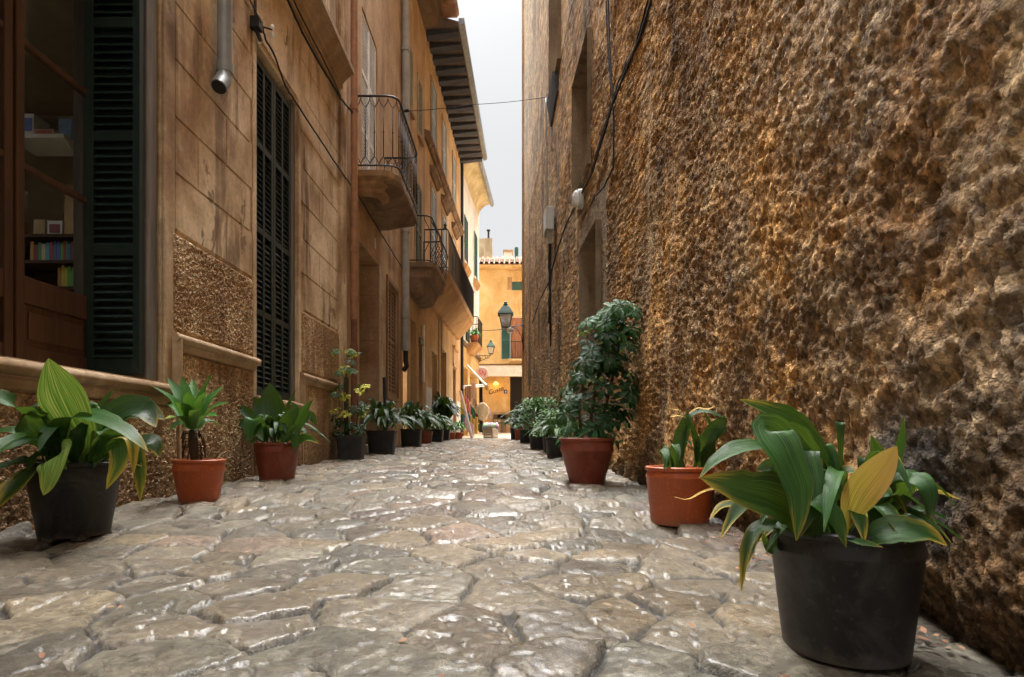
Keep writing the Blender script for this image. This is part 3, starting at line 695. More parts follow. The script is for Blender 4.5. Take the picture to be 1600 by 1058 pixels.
# ================================================================== street lamps
M['glass_l'] = NT('lantern_glass').fin((.75, .74, .70), .25, spec=.5, Alpha=.55)
M['lampgreen'] = m_plain('lamp_green_paint', (.008, .075, .045), .6, .3, 15, .1)
def lantern(name, c, s, label, bracket):
    o = thing(name, label, 'street lamp', tuple(c)); cx, cyy, cz = c
    def ring4(r, z): return [(cx + r * a, cyy + r * b, cz + z) for a, b in ((1, 1), (-1, 1), (-1, -1), (1, -1))]
    m = MB()
    A, B, C_, Dd = ring4(.25 * s, .10 * s), ring4(.22 * s, .16 * s), ring4(.10 * s, .36 * s), ring4(.07 * s, .38 * s)
    for P, Q in ((A, B), (B, C_), (C_, Dd)): m.hexa(P + Q)
    m.lathe((cx, cyy, cz), [(.07 * s, .38 * s), (.085 * s, .42 * s), (.05 * s, .45 * s), (.06 * s, .49 * s), (.02 * s, .52 * s), (.004, .54 * s)], 12)
    m.build('lamp_hood', M['lampgreen'], o, bevel=.004)
    m = MB(); T, Bt = ring4(.195 * s, .10 * s), ring4(.12 * s, -.30 * s)
    for a, b in zip(T, Bt): m.tube([a, b], .012 * s, 6)
    for R in (T, Bt):
        for k in range(4): m.tube([R[k], R[(k + 1) % 4]], .012 * s, 6)
    m.lathe((cx, cyy, cz), [(.12 * s, -.33 * s), (.13 * s, -.30 * s), (.06 * s, -.28 * s)], 16)
    m.build('lamp_frame', M['iron'] if s < 1 else M['lampgreen'], o)
    m = MB(); m.hexa(ring4(.115 * s, -.29 * s) + ring4(.185 * s, .095 * s)); m.build('lamp_glass', M['glass_l'], o)
    m = MB(); m.tube([(cx, cyy, cz - .28 * s), (cx, cyy, cz - .1 * s)], .02 * s); m.ball((cx, cyy, cz - .04 * s), .07 * s, 12, 8, 1.3); m.build('bulb', M['white'], o, smooth=True)
    m = MB()
    for pl, r in bracket: m.tube(pl, r, 6)
    m.build('bracket', M['iron'], o, smooth=True)
def arc(c, r, a0, a1, n=12, pl='xz'):
    return [(c[0] + r * math.cos(a0 + (a1 - a0) * k / n), c[1], c[2] + r * math.sin(a0 + (a1 - a0) * k / n)) for k in range(n + 1)]
Yl = 17.2
c = pt(790, 497, Yl); we = pt(821, 509, Yl)
lantern('street_lamp', c, .95, 'large green street lantern on a bracket from the corner of the rubble wall', [
    ([c + Vector((0, 0, -.32)), pt(790, 512, Yl), pt(796, 512, Yl), pt(806, 509, Yl), we], .014),
    ([pt(800, 511, Yl), pt(808, 514, Yl), pt(814, 523, Yl), pt(817, 537, Yl)], .012), (arc(pt(807, 514, Yl), .05, 0, 5.5), .007), ([pt(817, 500, Yl), pt(817.5, 548, Yl)], .02)])
Y2 = 24.6
c2 = pt(767, 545, Y2); wa = pt(747, 556, Y2)
lantern('street_lamp', c2, .72, 'smaller green street lantern on a scrolled bracket left of the green shutter', [
    ([c2 + Vector((0, 0, -.24)), pt(766, 556, Y2), pt(758, 555.5, Y2), wa], .016), (arc(pt(756, 559, Y2), .08, 1.5, -4), .01), (arc(pt(761, 558.5, Y2), .05, 1.5, -4), .008), ([pt(747.5, 552, Y2), pt(747.5, 567, Y2)], .03), ([pt(748, 566, Y2), pt(755, 562, Y2), pt(766, 557, Y2)], .012)])
def spot():
    c = pt(797, 516.5, 17.0); o = thing('floodlight', 'small white round floodlight under the large green lantern', 'floodlight', tuple(c))
    m = MB(); m.lathe(c, [(.02, -.02), (.07, -.06), (.10, .0), (.09, .06), (.03, .09)], 16); m.build('reflector', M['white'], o, smooth=True)
    m = MB(); m.tube([c, pt(802, 515, 17.05), pt(809, 521, 17.1)], .012, 6); m.build('stem', M['plastic_grey'], o, smooth=True)
spot()
cable('span_wire', [pt(747, 515.5, 24.4), pt(785, 514.5, 18.5), pt(806, 508, 17.2)], .012, 'dark wire across the alley end joining the big lantern to the left wall', sag=.03)
# ================================================================== LEFT SIDE
def shutter(F, name, u0, u1, z0, z1, w, mat, parent, th=.035, st=.05, pitch=.042, bars=(), slat_th=.007, vert=(), **kw):
    """louvred leaf in the facade plane"""
    m = MB()
    F.box(m, u0, u0 + st, w, w + th, z0, z1); F.box(m, u1 - st, u1, w, w + th, z0, z1)
    for v in vert: F.box(m, v - st * .4, v + st * .4, w, w + th, z0 + st, z1 - st)
    rails = [z0 + st * .6] + list(bars) + [z1 - st * .6]
    for r in rails: F.box(m, u0 + st, u1 - st, w + .001, w + th - .001, r - st * .6, r + st * .6)
    z = z0 + st * 1.2 + pitch / 2
    while z < z1 - st * 1.2:
        if all(abs(z - r) > st * .6 + pitch * .45 for r in rails):
            h = pitch * .5
            m.hexa([F.p(u0 + st * .8, w + .002, z + h * .3), F.p(u1 - st * .8, w + .002, z + h * .3), F.p(u1 - st * .8, w + th - .004, z - h), F.p(u0 + st * .8, w + th - .004, z - h),
                    F.p(u0 + st * .8, w + .002, z + h * .3 + slat_th), F.p(u1 - st * .8, w + .002, z + h * .3 + slat_th), F.p(u1 - st * .8, w + th - .004, z - h + slat_th), F.p(u0 + st * .8, w + th - .004, z - h + slat_th)])
        z += pitch
    return m.build(name, mat, parent, **kw)

FA = Fr(-2.2, 0, 1)
def rough_patch(name, F, u0, u1, z0, z1, w, parent, mat, seed=0, du=.0085, zf=None, amp=1.0):
    u = np.arange(u0, u1 + du, du); u[-1] = u1; nz = int((z1 - z0) / du) + 2
    U, T = np.meshgrid(u, np.linspace(0, 1, nz), indexing='ij')
    zb = gz(U) - .05 if z0 < .3 else np.full(U.shape, z0)
    Z = zb + (z1 - zb) * T
    f1, f2, wid = worley(U * 52, Z * 46, 501 + seed); g = fbm(U * 34, Z * 30, 3, 511 + seed, .75)
    ed = np.minimum.reduce([U - u0, u1 - U, z1 - Z] + ([Z - zb] if z0 > .3 else [])); e = sstep(0, .018, ed)
    d = amp * ((.011 * (1 - np.clip(f1, 0, 1)) + .010 * g) * e + .014 * e) - .012 * (1 - e) + .006 * fbm(U * 2, Z * 2, 2, 521)
    X = F.a + F.b * U + F.s * (w + d)
    n = fbm(U * 2.2, Z * 1.0, 4, 531 + seed, .6); s = fbm(U * 5 + seed, Z * .5, 3, 541, .6)
    a, b, c = np.array((.40, .25, .125)), np.array((.66, .48, .28)), np.array((.20, .10, .042))
    C = np.broadcast_to(a, U.shape + (3,)).copy(); f = sstep(-.15, .3, n + .4 * s)[..., None]; C = C * (1 - f) + b * f
    f = sstep(.08, .38, s + .2 * fbm(U * 9, Z * 3, 3, 551))[..., None] * .65; C = C * (1 - f) + c * f
    if z0 < .3:
        f = (sstep(.75, .05, Z - gz(U) + .25 * n) * .55)[..., None]; C = C * (1 - f) + np.array((.13, .072, .034)) * f
    C = C * (.85 + .35 * wid)[..., None]
    np_grid(name, np.stack([X, U, Z], -1), mat, parent, C)

def building_A():
    R = thing('townhouse', 'ochre rendered townhouse with scored blockwork, bookshop window and rough stone dado at near left', 'house', (-2.2, 3.6, 0))
    U1 = 7.55
    wA = (2.30, 3.62, .86, 3.92, .50); wB = (4.93, 5.90, .88, 3.92, .20)
    m = MB(); FA.wall(m, -3, U1, 0, 13.5, [wA, wB], .3); m.build('wall', M['stuccoA'], R)
    zs = [1.86, 2.235, 2.60, 2.975, 3.345, 3.72, 4.09, 4.46, 4.80]
    def course(a, b, off, ln):          # scored blocks above the dado
        m = MB()
        for i, (z0, z1) in enumerate(zip(zs, zs[1:])):
            u = a - ln * (.5 if i % 2 else 0) + off
            while u < b:
                p, q = max(u, a), min(u + ln, b)
                if q - p > .06: FA.block(m, p + .003, q - .003, z0 + .003, z1 - .003, .010, .007)
                u += ln
        m.build('scored_blocks', M['stuccoA'], R)
    course(3.74, 4.86, -.12, .80); course(5.98, 7.28, 0.1, .95); course(-1, 2.18, 0, .8)
    m = MB()                                            # smooth margins round the windows, lintel zone
    for a, b in ((2.2, 2.30), (3.62, 3.735), (4.865, 4.93), (5.90, 5.975)): FA.box(m, a, b, .002, .016, .84, 3.98)
    FA.box(m, 2.2, 3.735, .002, .012, 3.982, 4.79); FA.box(m, 4.865, 5.975, .002, .012, 3.982, 4.79)
    m.build('window_margin', M['stuccoA'], R, bevel=.004)
    t = NT('bush_hammered_stone'); a_ = t.noise(45, 6, None, .65); 
    col = t.mix(1.0, t.attr('tint'), t.ramp(a_, [(.25, (.6,) * 3), (.5, (1.0,) * 3), (.75, (1.45,) * 3)]), 'MULTIPLY')
    vv = t.voro(95, None); cc = t.n('ShaderNodeSeparateColor'); t.t.links.new(t.voro(95, None, out='Color'), cc.inputs[0])
    col = t.mix(1.0, col, t.ramp(cc.outputs[0], [(0, (.6,) * 3), (1, (1.5, 1.45, 1.4))]), 'MULTIPLY')
    rm = t.fin(col, .6, t.bump(t.math('SUBTRACT', a_, vv), .9, .012), spec=.2)
    rough_patch('rough_panel', FA, 3.70, 4.87, 1.20, 1.845, 0, R, rm, 1)
    rough_patch('rough_panel', FA, 5.98, 7.28, 1.20, 1.845, 0, R, rm, 2, .014)
    rough_patch('rough_base', FA, 1.0, 3.745, .0, .715, .005, R, rm, 3)
    rough_patch('rough_base', FA, 3.80, 4.86, .0, 1.075, .005, R, rm, 4)
    rough_patch('rough_base', FA, 4.90, 5.98, .0, .725, .005, R, rm, 5, .014)
    rough_patch('rough_base', FA, 6.05, 7.28, .0, 1.075, .005, R, rm, 6, .016)
    # torus moulding that steps down under each window
    def torus_prof(w0, z, r=.033, n=10): return [(w0, z + r + .004)] + [(w0 + .016 + r * math.cos(a), z + r * math.sin(a)) for a in [math.pi / 2 - math.pi * k / n for k in range(n + 1)]] + [(w0, z - r - .004)]
    m = MB()
    r = .033
    for a, b, z in ((-1, 3.70, .815), (3.70, 4.92, 1.155), (4.92, 5.93, .835), (5.93, 7.30, 1.155)):
        FA.prism(m, torus_prof(.012, z), a - .0, b)
    def vert_t(u, z0, z1):
        P = [(u + r * math.cos(a), .028 + r * math.sin(a)) for a in [math.pi * k / 10 for k in range(11)]] + [(u - r, .0), (u + r, .0)]
        b_ = len(m.v); n = len(P)
        for z in (z0, z1):
            for uu, w in P: m.vert(FA.p(uu, w, z))
        m.f.append([b_ + i for i in range(n)][::-1]); m.f.append([b_ + n + i for i in range(n)])
        for i in range(n): m.f.append([b_ + i, b_ + (i + 1) % n, b_ + n + (i + 1) % n, b_ + n + i])
    vert_t(3.735, .815, 1.155); vert_t(5.965, .835, 1.155)
    m.build('torus_moulding', M['trim'], R, smooth='auto')
    m = MB()                                            # fillet band under the torus
    for a, b, z in ((-1, 3.74, .715), (3.775, 4.90, 1.075), (4.90, 5.96, .74), (6.0, 7.30, 1.075)):
        FA.prism(m, [(.0, z), (.0, z + .06), (.022, z + .06), (.030, z + .045), (.022, z + .03), (.022, z + .008), (.014, z)], a, b)
    FA.box(m, 3.775, 3.80, .0, .022, .2, 1.07); FA.box(m, 6.0, 6.03, .0, .022, .2, 1.07)
    m.build('fillet_band', M['trim'], R)
    # cornice, pilaster
    m = MB(); FA.prism(m, [(0, 4.80), (.03, 4.80), (.03, 4.93), (.06, 4.95), (.06, 5.00), (.11, 5.06), (.16, 5.10), (.20, 5.12), (.20, 5.18), (.0, 5.24)], -1, 7.30); m.build('cornice', M['trim'], R)
    m = MB(); FA.box(m, 7.30, 7.555, -.02, .035, 0, 13.4); m.build('pilaster', M['stuccoA'], R, bevel=.006)
    m = MB(); FA.box(m, 7.30, 7.56, .037, .06, 0, 1.1); m.build('pilaster_base', M['trim'], R, bevel=.006)
    # upper windows, outside the frame but part of the house
    for a in (2.5, 5.0):
        m = MB(); FA.box(m, a, a + 1.0, .003, .03, 6.2, 8.4); w_ = m.build('upper_shutter', M['green'], R)
    # ---- window 1: the bookshop casement
    w, wz0, wz1 = -.36, .89, 3.90
    m = MB()
    FA.box(m, 3.49, 3.585, -.46, -.01, .862, 3.915); wd = m.build('window', M['greywood'], R, bevel=.004)
    FB = Fr(-2.2, 0, 1)
    def leafw(u0, u1, nm):
        m = MB(); s = .05
        FB.box(m, u0, u0 + s, w, w + .045, wz0, wz1); FB.box(m, u1 - s, u1, w, w + .045, wz0, wz1)
        for z, h in ((wz0 + .045, .045), (1.275, .07), (1.915, .017), (2.555, .017), (3.19, .017), (wz1 - .04, .04)): FB.box(m, u0 + s, u1 - s, w + .004, w + .04, z - h, z + h)
        FB.box(m, u0 + s, u1 - s, w + .014, w + .024, wz0 + .09, 1.205)
        FB.box(m, u0 + s + .04, u1 - s - .04, w + .025, w + .034, wz0 + .13, 1.165)
        f = m.build(nm, M['wood'], wd, bevel=.005)
    leafw(2.335, 2.905, 'casement'); leafw(2.925, 3.485, 'casement')
    m = MB(); m.poly([FB.p(2.38, w + .02, 1.345), FB.p(3.44, w + .02, 1.345), FB.p(3.44, w + .02, wz1 - .08), FB.p(2.38, w + .02, wz1 - .08)])
    g = NT('window_glass'); tr = g.n('ShaderNodeBsdfTransparent'); gl = g.n('ShaderNodeBsdfGlossy'); gl.inputs['Roughness'].default_value = .03
    tr.inputs[0].default_value = (.85, .88, .86, 1); fr = g.n('ShaderNodeFresnel'); fr.inputs[0].default_value = 1.45; mx = g.n('ShaderNodeMixShader')
    g.t.links.new(fr.outputs[0], mx.inputs[0]); g.t.links.new(tr.outputs[0], mx.inputs[1]); g.t.links.new(gl.outputs[0], mx.inputs[2]); g.t.links.new(mx.outputs[0], g.o.inputs[0])
    M['glass'] = g.m
    m.build('window_pane', g.m, wd, recalc=False)
    m = MB(); m.box(-2.60, -2.555, 2.906, 2.924, .9, 3.9); m.build('meeting_post', M['cable'], wd)
    # the folded-back shutter that faces us, in the reveal
    m = MB(); y0, y1 = 3.415, 3.45; x0, x1 = -2.535, -2.208; s = .052
    m.box(x0, x0 + s, y0, y1, .885, 3.9); m.box(x1 - s * .8, x1, y0, y1, .885, 3.9)
    rails = [.92, 1.555, 2.385, 3.02, 3.86]
    rails = [(.93, .045), (1.62, .03), (2.30, .03), (2.975, .03), (3.86, .04)]
    for z, h in rails: m.box(x0 + s, x1 - s * .8, y0 + .002, y1 - .002, z - h, z + h)
    z = 1.0
    while z < 3.82:
        if all(abs(z - q) > h + .012 for q, h in rails):
            m.hexa([(x0 + s * .8, y0 + .002, z - .018), (x1 - s * .6, y0 + .002, z - .018), (x1 - s * .6, y1 - .004, z + .006), (x0 + s * .8, y1 - .004, z + .006),
                    (x0 + s * .8, y0 + .002, z - .009), (x1 - s * .6, y0 + .002, z - .006), (x1 - s * .6, y1 - .004, z + .018), (x0 + s * .8, y1 - .004, z + .018)])
        z += .0475
    m.box(x0 + .01, x1 - .01, y1 + .006, y1 + .02, .9, 3.88)  # backing board added so the gaps between slats stay dark
    m.build('shutter', M['green'], wd, bevel=.002)
    m = MB(); m.box(x0, x1, 2.31, 2.345, .885, 3.9); m.build('shutter', M['green'], wd)
    # ---- window 2
    m = MB(); FA.box(m, 5.80, 5.895, -.19, -.02, .885, 3.915); FA.box(m, 4.935, 4.99, -.19, -.12, .885, 3.915); FA.box(m, 4.99, 5.80, -.19, -.12, 3.85, 3.915)
    w2 = m.build('window', M['greywood'], R, bevel=.004)
    for a, b in ((4.975, 5.385), (5.39, 5.80)): shutter(FA, 'shutter', a, b, .89, 3.85, -.065, M['green'], w2, st=.045, pitch=.05, bars=(1.62, 2.35, 3.1), vert=((a + b) / 2,))
    m = MB(); FA.box(m, 4.94, 5.88, -.20, -.197, .885, 3.9); m.build('window_pane', M['dark'], w2)
    # ---- down pipe stub with its shoe
    m = MB(); X0 = -2.2 + .075; Yp = 4.26
    z_ = lambda y: EYE + (HY - y) * Yp / 900
    m.tube([(X0, Yp, 13.3), (X0, Yp, z_(112))], .052, 16); m.build('drainpipe', M['pipe'], R, smooth='auto')
    m = MB(); m.tube([(X0, Yp, z_(100)), (X0, Yp, z_(115))], .060, 16)
    m.tube([(X0, Yp, z_(108)), (X0, Yp - .005, z_(120)), (X0, Yp - .02, z_(128)), (X0, Yp - .055, z_(137)), (X0, Yp - .085, z_(147))], .0545, 16)
    m.build('pipe_elbow', M['pipe'], R, smooth='auto')
    q0, q1 = Vector((X0, Yp - .055, z_(137))), Vector((X0, Yp - .085, z_(147))); dd = (q1 - q0).normalized(); m = MB(); m.tube([q1 + dd * .001, q1 + dd * .003], .049, 16); m.build('pipe_mouth_shade', M['dark'], R)  # dark disc on the capped end, paints the shade inside the pipe
    # ---- shop interior
    m = MB(); A, B, C_, D_ = -6.2, -2.72, .4, 6.6
    def q(*p): m.poly(p)
    q((A, C_, 0), (A, D_, 0), (A, D_, 4.2), (A, C_, 4.2)); q((A, D_, 0), (B, D_, 0), (B, D_, 4.2), (A, D_, 4.2)); q((A, C_, 0), (B, C_, 0), (B, C_, 4.2), (A, C_, 4.2))
    for a, b, c, d in ((A, -5.1, C_, D_), (-4.1, B, C_, D_), (-5.1, -4.1, C_, 2.5), (-5.1, -4.1, 3.75, D_)): q((a, c, 4.2), (b, c, 4.2), (b, d, 4.2), (a, d, 4.2))  # ceiling with an added hole that lets sky light brighten the shop
    q((A, C_, .3), (B, C_, .3), (B, D_, .3), (A, D_, .3))
    for a, b, c, d in ((C_, 2.30, 0, 4.2), (3.62, D_, 0, 4.2), (2.30, 3.62, 0, .86), (2.30, 3.62, 3.92, 4.2)): q((B, a, c), (B, b, c), (B, b, d), (B, a, d))
    m.build('shop_room', m_plain('shop_wall', (.40, .34, .25), .9, .1, 3, .1), R)
    return R
BA = building_A()

def bookcase():
    Y = 4.7; x0, x1 = pt(8, 0, Y).x, pt(122, 0, Y).x
    lv = [pt(0, q, Y).z for q in (368, 409, 450, 492)]
    o = thing('bookcase', 'brown wooden bookcase seen through the shop window', 'bookcase', ((x0 + x1) / 2, Y + .15, .3))
    m = MB(); m.box(x0 - .02, x0, Y, Y + .3, .3, lv[0] + .02); m.box(x1, x1 + .02, Y, Y + .3, .3, lv[0] + .02); m.box(x0, x1, Y + .29, Y + .3, .3, lv[0]); m.build('case', M['woodh'], o)
    for z in lv + [lv[-1] - .35]:
        m = MB(); m.box(x0, x1, Y - .005, Y + .289, z - .012, z + .012); m.build('shelf', M['woodh'], o)
    rng = random.Random(5); cname = 'red sand navy green cream orange blue yellow maroon leaf-green'.split(); ordn = 'first second third fourth fifth sixth seventh eighth ninth tenth eleventh twelfth thirteenth fourteenth fifteenth sixteenth'.split()
    pal = [(.5, .12, .08), (.75, .6, .35), (.12, .2, .45), (.1, .35, .2), (.8, .75, .6), (.6, .3, .1), (.15, .45, .6), (.75, .65, .1), (.3, .1, .1), (.2, .5, .15)]
    bm = {}
    for k, c in enumerate(pal): bm[k] = m_plain('book_cover', c, .5, .1, 20, .05)
    def book(x, y, z, wd, h, k, lab, grp):
        m = MB(); m.box(x, x + wd, y, y + .17, z, z + h); bo = m.build('book', bm[k], bevel=.002)
        m = MB(); m.box(x + .003, x + wd - .003, y + .003, y + .168, z + h * .999, z + h + .002); WLOC[bo.name] = bo.location.copy()
        m.build('pages', M['white'], bo); tag(bo, lab, 'book', grp)
    for row, (zt, n0, n1, lab) in enumerate(((lv[1], .3, 1.0, 'in the packed upper row'), (lv[2], .68, .98, 'on the middle bookcase shelf'), (lv[3], .62, .97, 'on the lowest bookcase shelf'))):
        nb = 0; x = x0 + (x1 - x0) * n0
        while x < x0 + (x1 - x0) * n1 - .03:
            wd = rng.uniform(.018, .034); k = rng.randrange(10) if row != 1 else rng.choice([9, 7, 7, 5])
            book(x, Y + .03, zt + .0125, wd, rng.uniform(.13, .17) if row == 0 else rng.uniform(.15, .185), k, f'{cname[k]} book, {ordn[min(nb, 15)]} from the left {lab}', ['books in the upper row', 'books on the middle shelf', 'books on the lowest shelf'][row]); x += wd + .002; nb += 1
    # boxes and cards standing on top
    for i, (a, b, h, c, lab, nm) in enumerate(((10, 24, .14, (.4, .2, .08), 'small brown box at the left on top of the bookcase', 'box'), (44, 62, .15, (.45, .33, .15), 'tan box standing mid way on top of the bookcase', 'box'), (66, 90, .14, (.75, .72, .65), 'white game box with a dark picture on top of the bookcase', 'box'), (93, 112, .44, (.55, .36, .18), 'tall wooden board leaning up at the right on the bookcase', 'board'))):
        m = MB(); m.box(pt(a, 0, Y).x, pt(b, 0, Y).x, Y + .05, Y + .13, lv[0] + .0125, lv[0] + h); bo = m.build('storage_' + nm if nm == 'box' else 'wooden_board', m_plain('card', c, .6, .1, 8, .05), bevel=.003); tag(bo, lab, nm)
        if i == 2:
            WLOC[bo.name] = bo.location.copy(); m = MB(); m.box(pt(a + 4, 0, Y).x, pt(b - 4, 0, Y).x, Y + .046, Y + .05, lv[0] + .04, lv[0] + .11); m.build('picture', bm[8], bo)
    # wall shelf with boxes, higher up
    Ys = 4.5; zs = pt(0, 209, Ys).z
    sh = thing('wall_shelf', 'pale shelf on brackets high inside the bookshop', 'shelf', (pt(50, 0, Ys).x, Ys, zs - .02))
    m = MB(); m.box(pt(8, 0, Ys).x, pt(100, 0, Ys).x, Ys, Ys + .3, zs - .03, zs); m.build('board', M['canvas'], sh)
    m = MB(); m.ext([(pt(96, 0, Ys).x, Ys, zs - .03), (pt(96, 0, Ys).x, Ys + .28, zs - .03), (pt(96, 0, Ys).x, Ys + .28, zs - .22)], (.02, 0, 0)); m.build('bracket', M['canvas'], sh)
    for a, b, h, c, lab in ((18, 46, .18, (.75, .72, .68), 'white picture box left on the wall shelf'), (47, 78, .06, (.6, .4, .2), 'flat orange box on the wall shelf'),):
        m = MB(); m.box(pt(a, 0, Ys).x, pt(b, 0, Ys).x, Ys + .04, Ys + .2, zs, zs + h); bo = m.build('storage_box', m_plain('card2', c, .6, .1, 8, .05), bevel=.003); tag(bo, lab, 'box'); WLOC[bo.name] = bo.location.copy()
        m = MB()
        for k, cc in ((.3, 2), (.7, 0)):
            x = pt(a + (b - a) * k, 0, Ys).x; m.box(x - .03, x + .03, Ys + .036, Ys + .04, zs + h * .25, zs + h * .8)
        m.build('picture', bm[2 if a == 18 else 0], bo)
    m = MB(); m.box(pt(57, 0, Ys).x, pt(78, 0, Ys).x, Ys + .22, Ys + .25, zs + .0, zs + .24); bo = m.build('picture_card', m_plain('blue_card', (.3, .45, .7), .5), bevel=.002); tag(bo, 'blue and white card standing behind the flat box on the wall shelf', 'card')
bookcase()

def wall_gear():
    c = pt(392, 40, 4.86)
    o = thing('cable_bracket', 'black iron cable bracket with white insulators above the second window', 'bracket', tuple(c))
    m = MB()
    for dy in (0, .03): m.tube([(c.x + .03, c.y + dy, c.z + .9), (c.x + .03, c.y + dy, c.z - .02)], .006, 6)
    m.box(c.x - .01, c.x + .09, c.y - .05, c.y + .03, c.z - .04, c.z + .05); m.tube([(c.x + .04, c.y, c.z - .02), (c.x + .07, c.y + .03, c.z - .11)], .018, 8); m.tube([(c.x, c.y, c.z + .02), (c.x + .13, c.y + .12, c.z + .05)], .008, 6)
    m.build('bracket_iron', M['iron'], o, smooth='auto')
    for k in ((.13, .12, .07), (.12, .14, .02), (.05, .05, -.10)):
        m = MB(); m.ball((c.x + k[0], c.y + k[1], c.z + k[2]), .019, 10, 6, 1.3); m.build('insulator', M['white'], o, smooth=True)
wall_gear()
A_pt = lambda px, py, w=.04: (lambda Y: pt(px, py, Y))((2.2 - w) * 900 / (800 - px))
cable('facade_cable', [A_pt(*q) for q in ((410, 40), (415, 62), (428, 85), (438, 112), (446, 135), (466, 165), (500, 218), (540, 278), (556, 300), (600, 372), (628, 418))], .009, 'thin cable looping over the second window and down along the left facade')
cable('cornice_cable', [A_pt(*q, .07) for q in ((440, -20), (472, 50), (503, 106), (525, 140), (532, 154), (548, 172), (553, 178))], .012, 'black cable bundle lying under the long cornice')
cable('cornice_cable', [A_pt(*q, .06) for q in ((452, -14), (486, 56), (520, 122), (532, 150))], .008, 'thinner black cable just above the bundle under the cornice')
cable('high_wire', [A_pt(380, -20, .1), A_pt(408, 36, .15)], .007, 'taut wire entering from the top to the iron cable bracket', sub=2)
# wire across the alley
wl, wr = pt(628, 174, 11.3), wall_pt(853, 152, .08)
cable('span_wire', [wl, wl.lerp(wr, .5), wr], .0055, 'thin tensioned wire crossing high between the two sides of the alley', sag=.02)
m = MB(); d_ = (Vector(wr) - wl); m.tube([wl + d_ * .02, wl + d_ * .05], .028, 8); tag(m.build('wire_tensioner', M['cable'], smooth='auto'), 'black tensioner on the left end of the crossing wire', 'tensioner')

# ---------------------------------------------------------------- ironwork
def railing(F, o, parent, u0, u1, w1, z0, z1, pitch=.11, belly=0, corner=.15, r=.008, fancy=True):
    """rails and bars round three sides of a balcony"""
    path = [(u0, 0.02), (u0, w1 - corner)] + [(u0 + corner * (1 - math.cos(a)), w1 - corner + corner * math.sin(a)) for a in (math.pi / 6, math.pi / 3, math.pi / 2)] + \
           [(u1 - corner, w1)] + [(u1 - corner + corner * math.sin(a), w1 - corner + corner * math.cos(a)) for a in (math.pi / 6, math.pi / 3, math.pi / 2)] + [(u1, .02)]
    seg = [math.dist(a, b) for a, b in zip(path, path[1:])]; Lt = sum(seg)
    def at(s):
        for (a, b, l) in zip(path, path[1:], seg):
            if s <= l + 1e-9: return (a[0] + (b[0] - a[0]) * s / l, a[1] + (b[1] - a[1]) * s / l)
            s -= l
        return path[-1]
    def P(uw, z, k=0): return Vector(F.p(uw[0], uw[1] + k, z))
    m = MB()
    m.tube([P(q, z1) for q in path], .016, 6); m.build('handrail', M['iron'], parent, smooth=True)
    m = MB(); m.tube([P(q, z0 + .04) for q in path], .012, 6); m.build('foot_rail', M['iron'], parent, smooth=True)
    n = max(4, int(round(Lt / pitch))); m = MB(); H = z1 - z0
    for k in range(n + 1):
        s = Lt * k / n; q = at(s)
        bel = lambda t: belly * math.sin(math.pi * min(1, t * 1.15)) ** 2 * (1 if q[1] > w1 * .6 else 0)
        if fancy:
            m.tube([P(q, z0 + .16 * H), P(q, z0 + .84 * H)], r, 5); m.ball(P(q, z0 + .5 * H), .014, 6, 4)
            for sg in (-1, 1):
                qq = at(min(Lt, max(0, s + sg * Lt / n / 2)))
                m.tube([P(q, z0 + .84 * H), P(at(min(Lt, max(0, s + sg * Lt / n * .33))), z0 + .90 * H), P(qq, z0 + .96 * H), P(qq, z1)], r * .8, 4, False)
                m.tube([P(q, z0 + .16 * H), P(at(min(Lt, max(0, s + sg * Lt / n * .33))), z0 + .11 * H), P(qq, z0 + .06 * H)], r * .8, 4, False)
        elif belly:
            m.tube([P(q, z0 + H * t, bel(1 - t)) for t in (0, .1, .2, .32, .45, .6, .75, .9, 1)], r, 5, False)
        else:
            m.tube([P(q, z0), P(q, z1)], r, 5, False)
    if belly:
        for k in range(n):
            q = at(Lt * (k + .5) / n); 
            if q[1] > w1 * .6:
                m.tube([P(at(Lt * k / n), z0 + .1 * H, belly * .9), P(q, z0 + .2 * H, belly), P(at(Lt * (k + 1) / n), z0 + .3 * H, belly * .8)], r * .7, 4, False)
                m.tube([P(at(Lt * (k + 1) / n), z0 + .05 * H, belly * .5), P(q, z0 + .2 * H, belly), P(at(Lt * k / n), z0 + .35 * H, belly * .7)], r * .7, 4, False)
    m.build('railing', M['iron'], parent, smooth=True)
def loft(m, F, secs):
    """secs: list of (z, u0, u1, w) with rounded outer corners"""
    rings = []
    for z, u0, u1, w in secs:
        c = min(.16, w * .5); P = [(u0, -.02), (u0, w - c), (u0 + c * .3, w - c * .3), (u0 + c, w), (u1 - c, w), (u1 - c * .3, w - c * .3), (u1, w - c), (u1, -.02)]
        b = len(m.v)
        for q in P: m.vert(F.p(q[0], q[1], z))
        rings.append(b)
    for a, b in zip(rings, rings[1:]):
        for k in range(8): m.f.append([a + k, a + (k + 1) % 8, b + (k + 1) % 8, b + k])
    m.f.append([rings[0] + k for k in range(8)][::-1]); m.f.append([rings[-1] + k for k in range(8)])

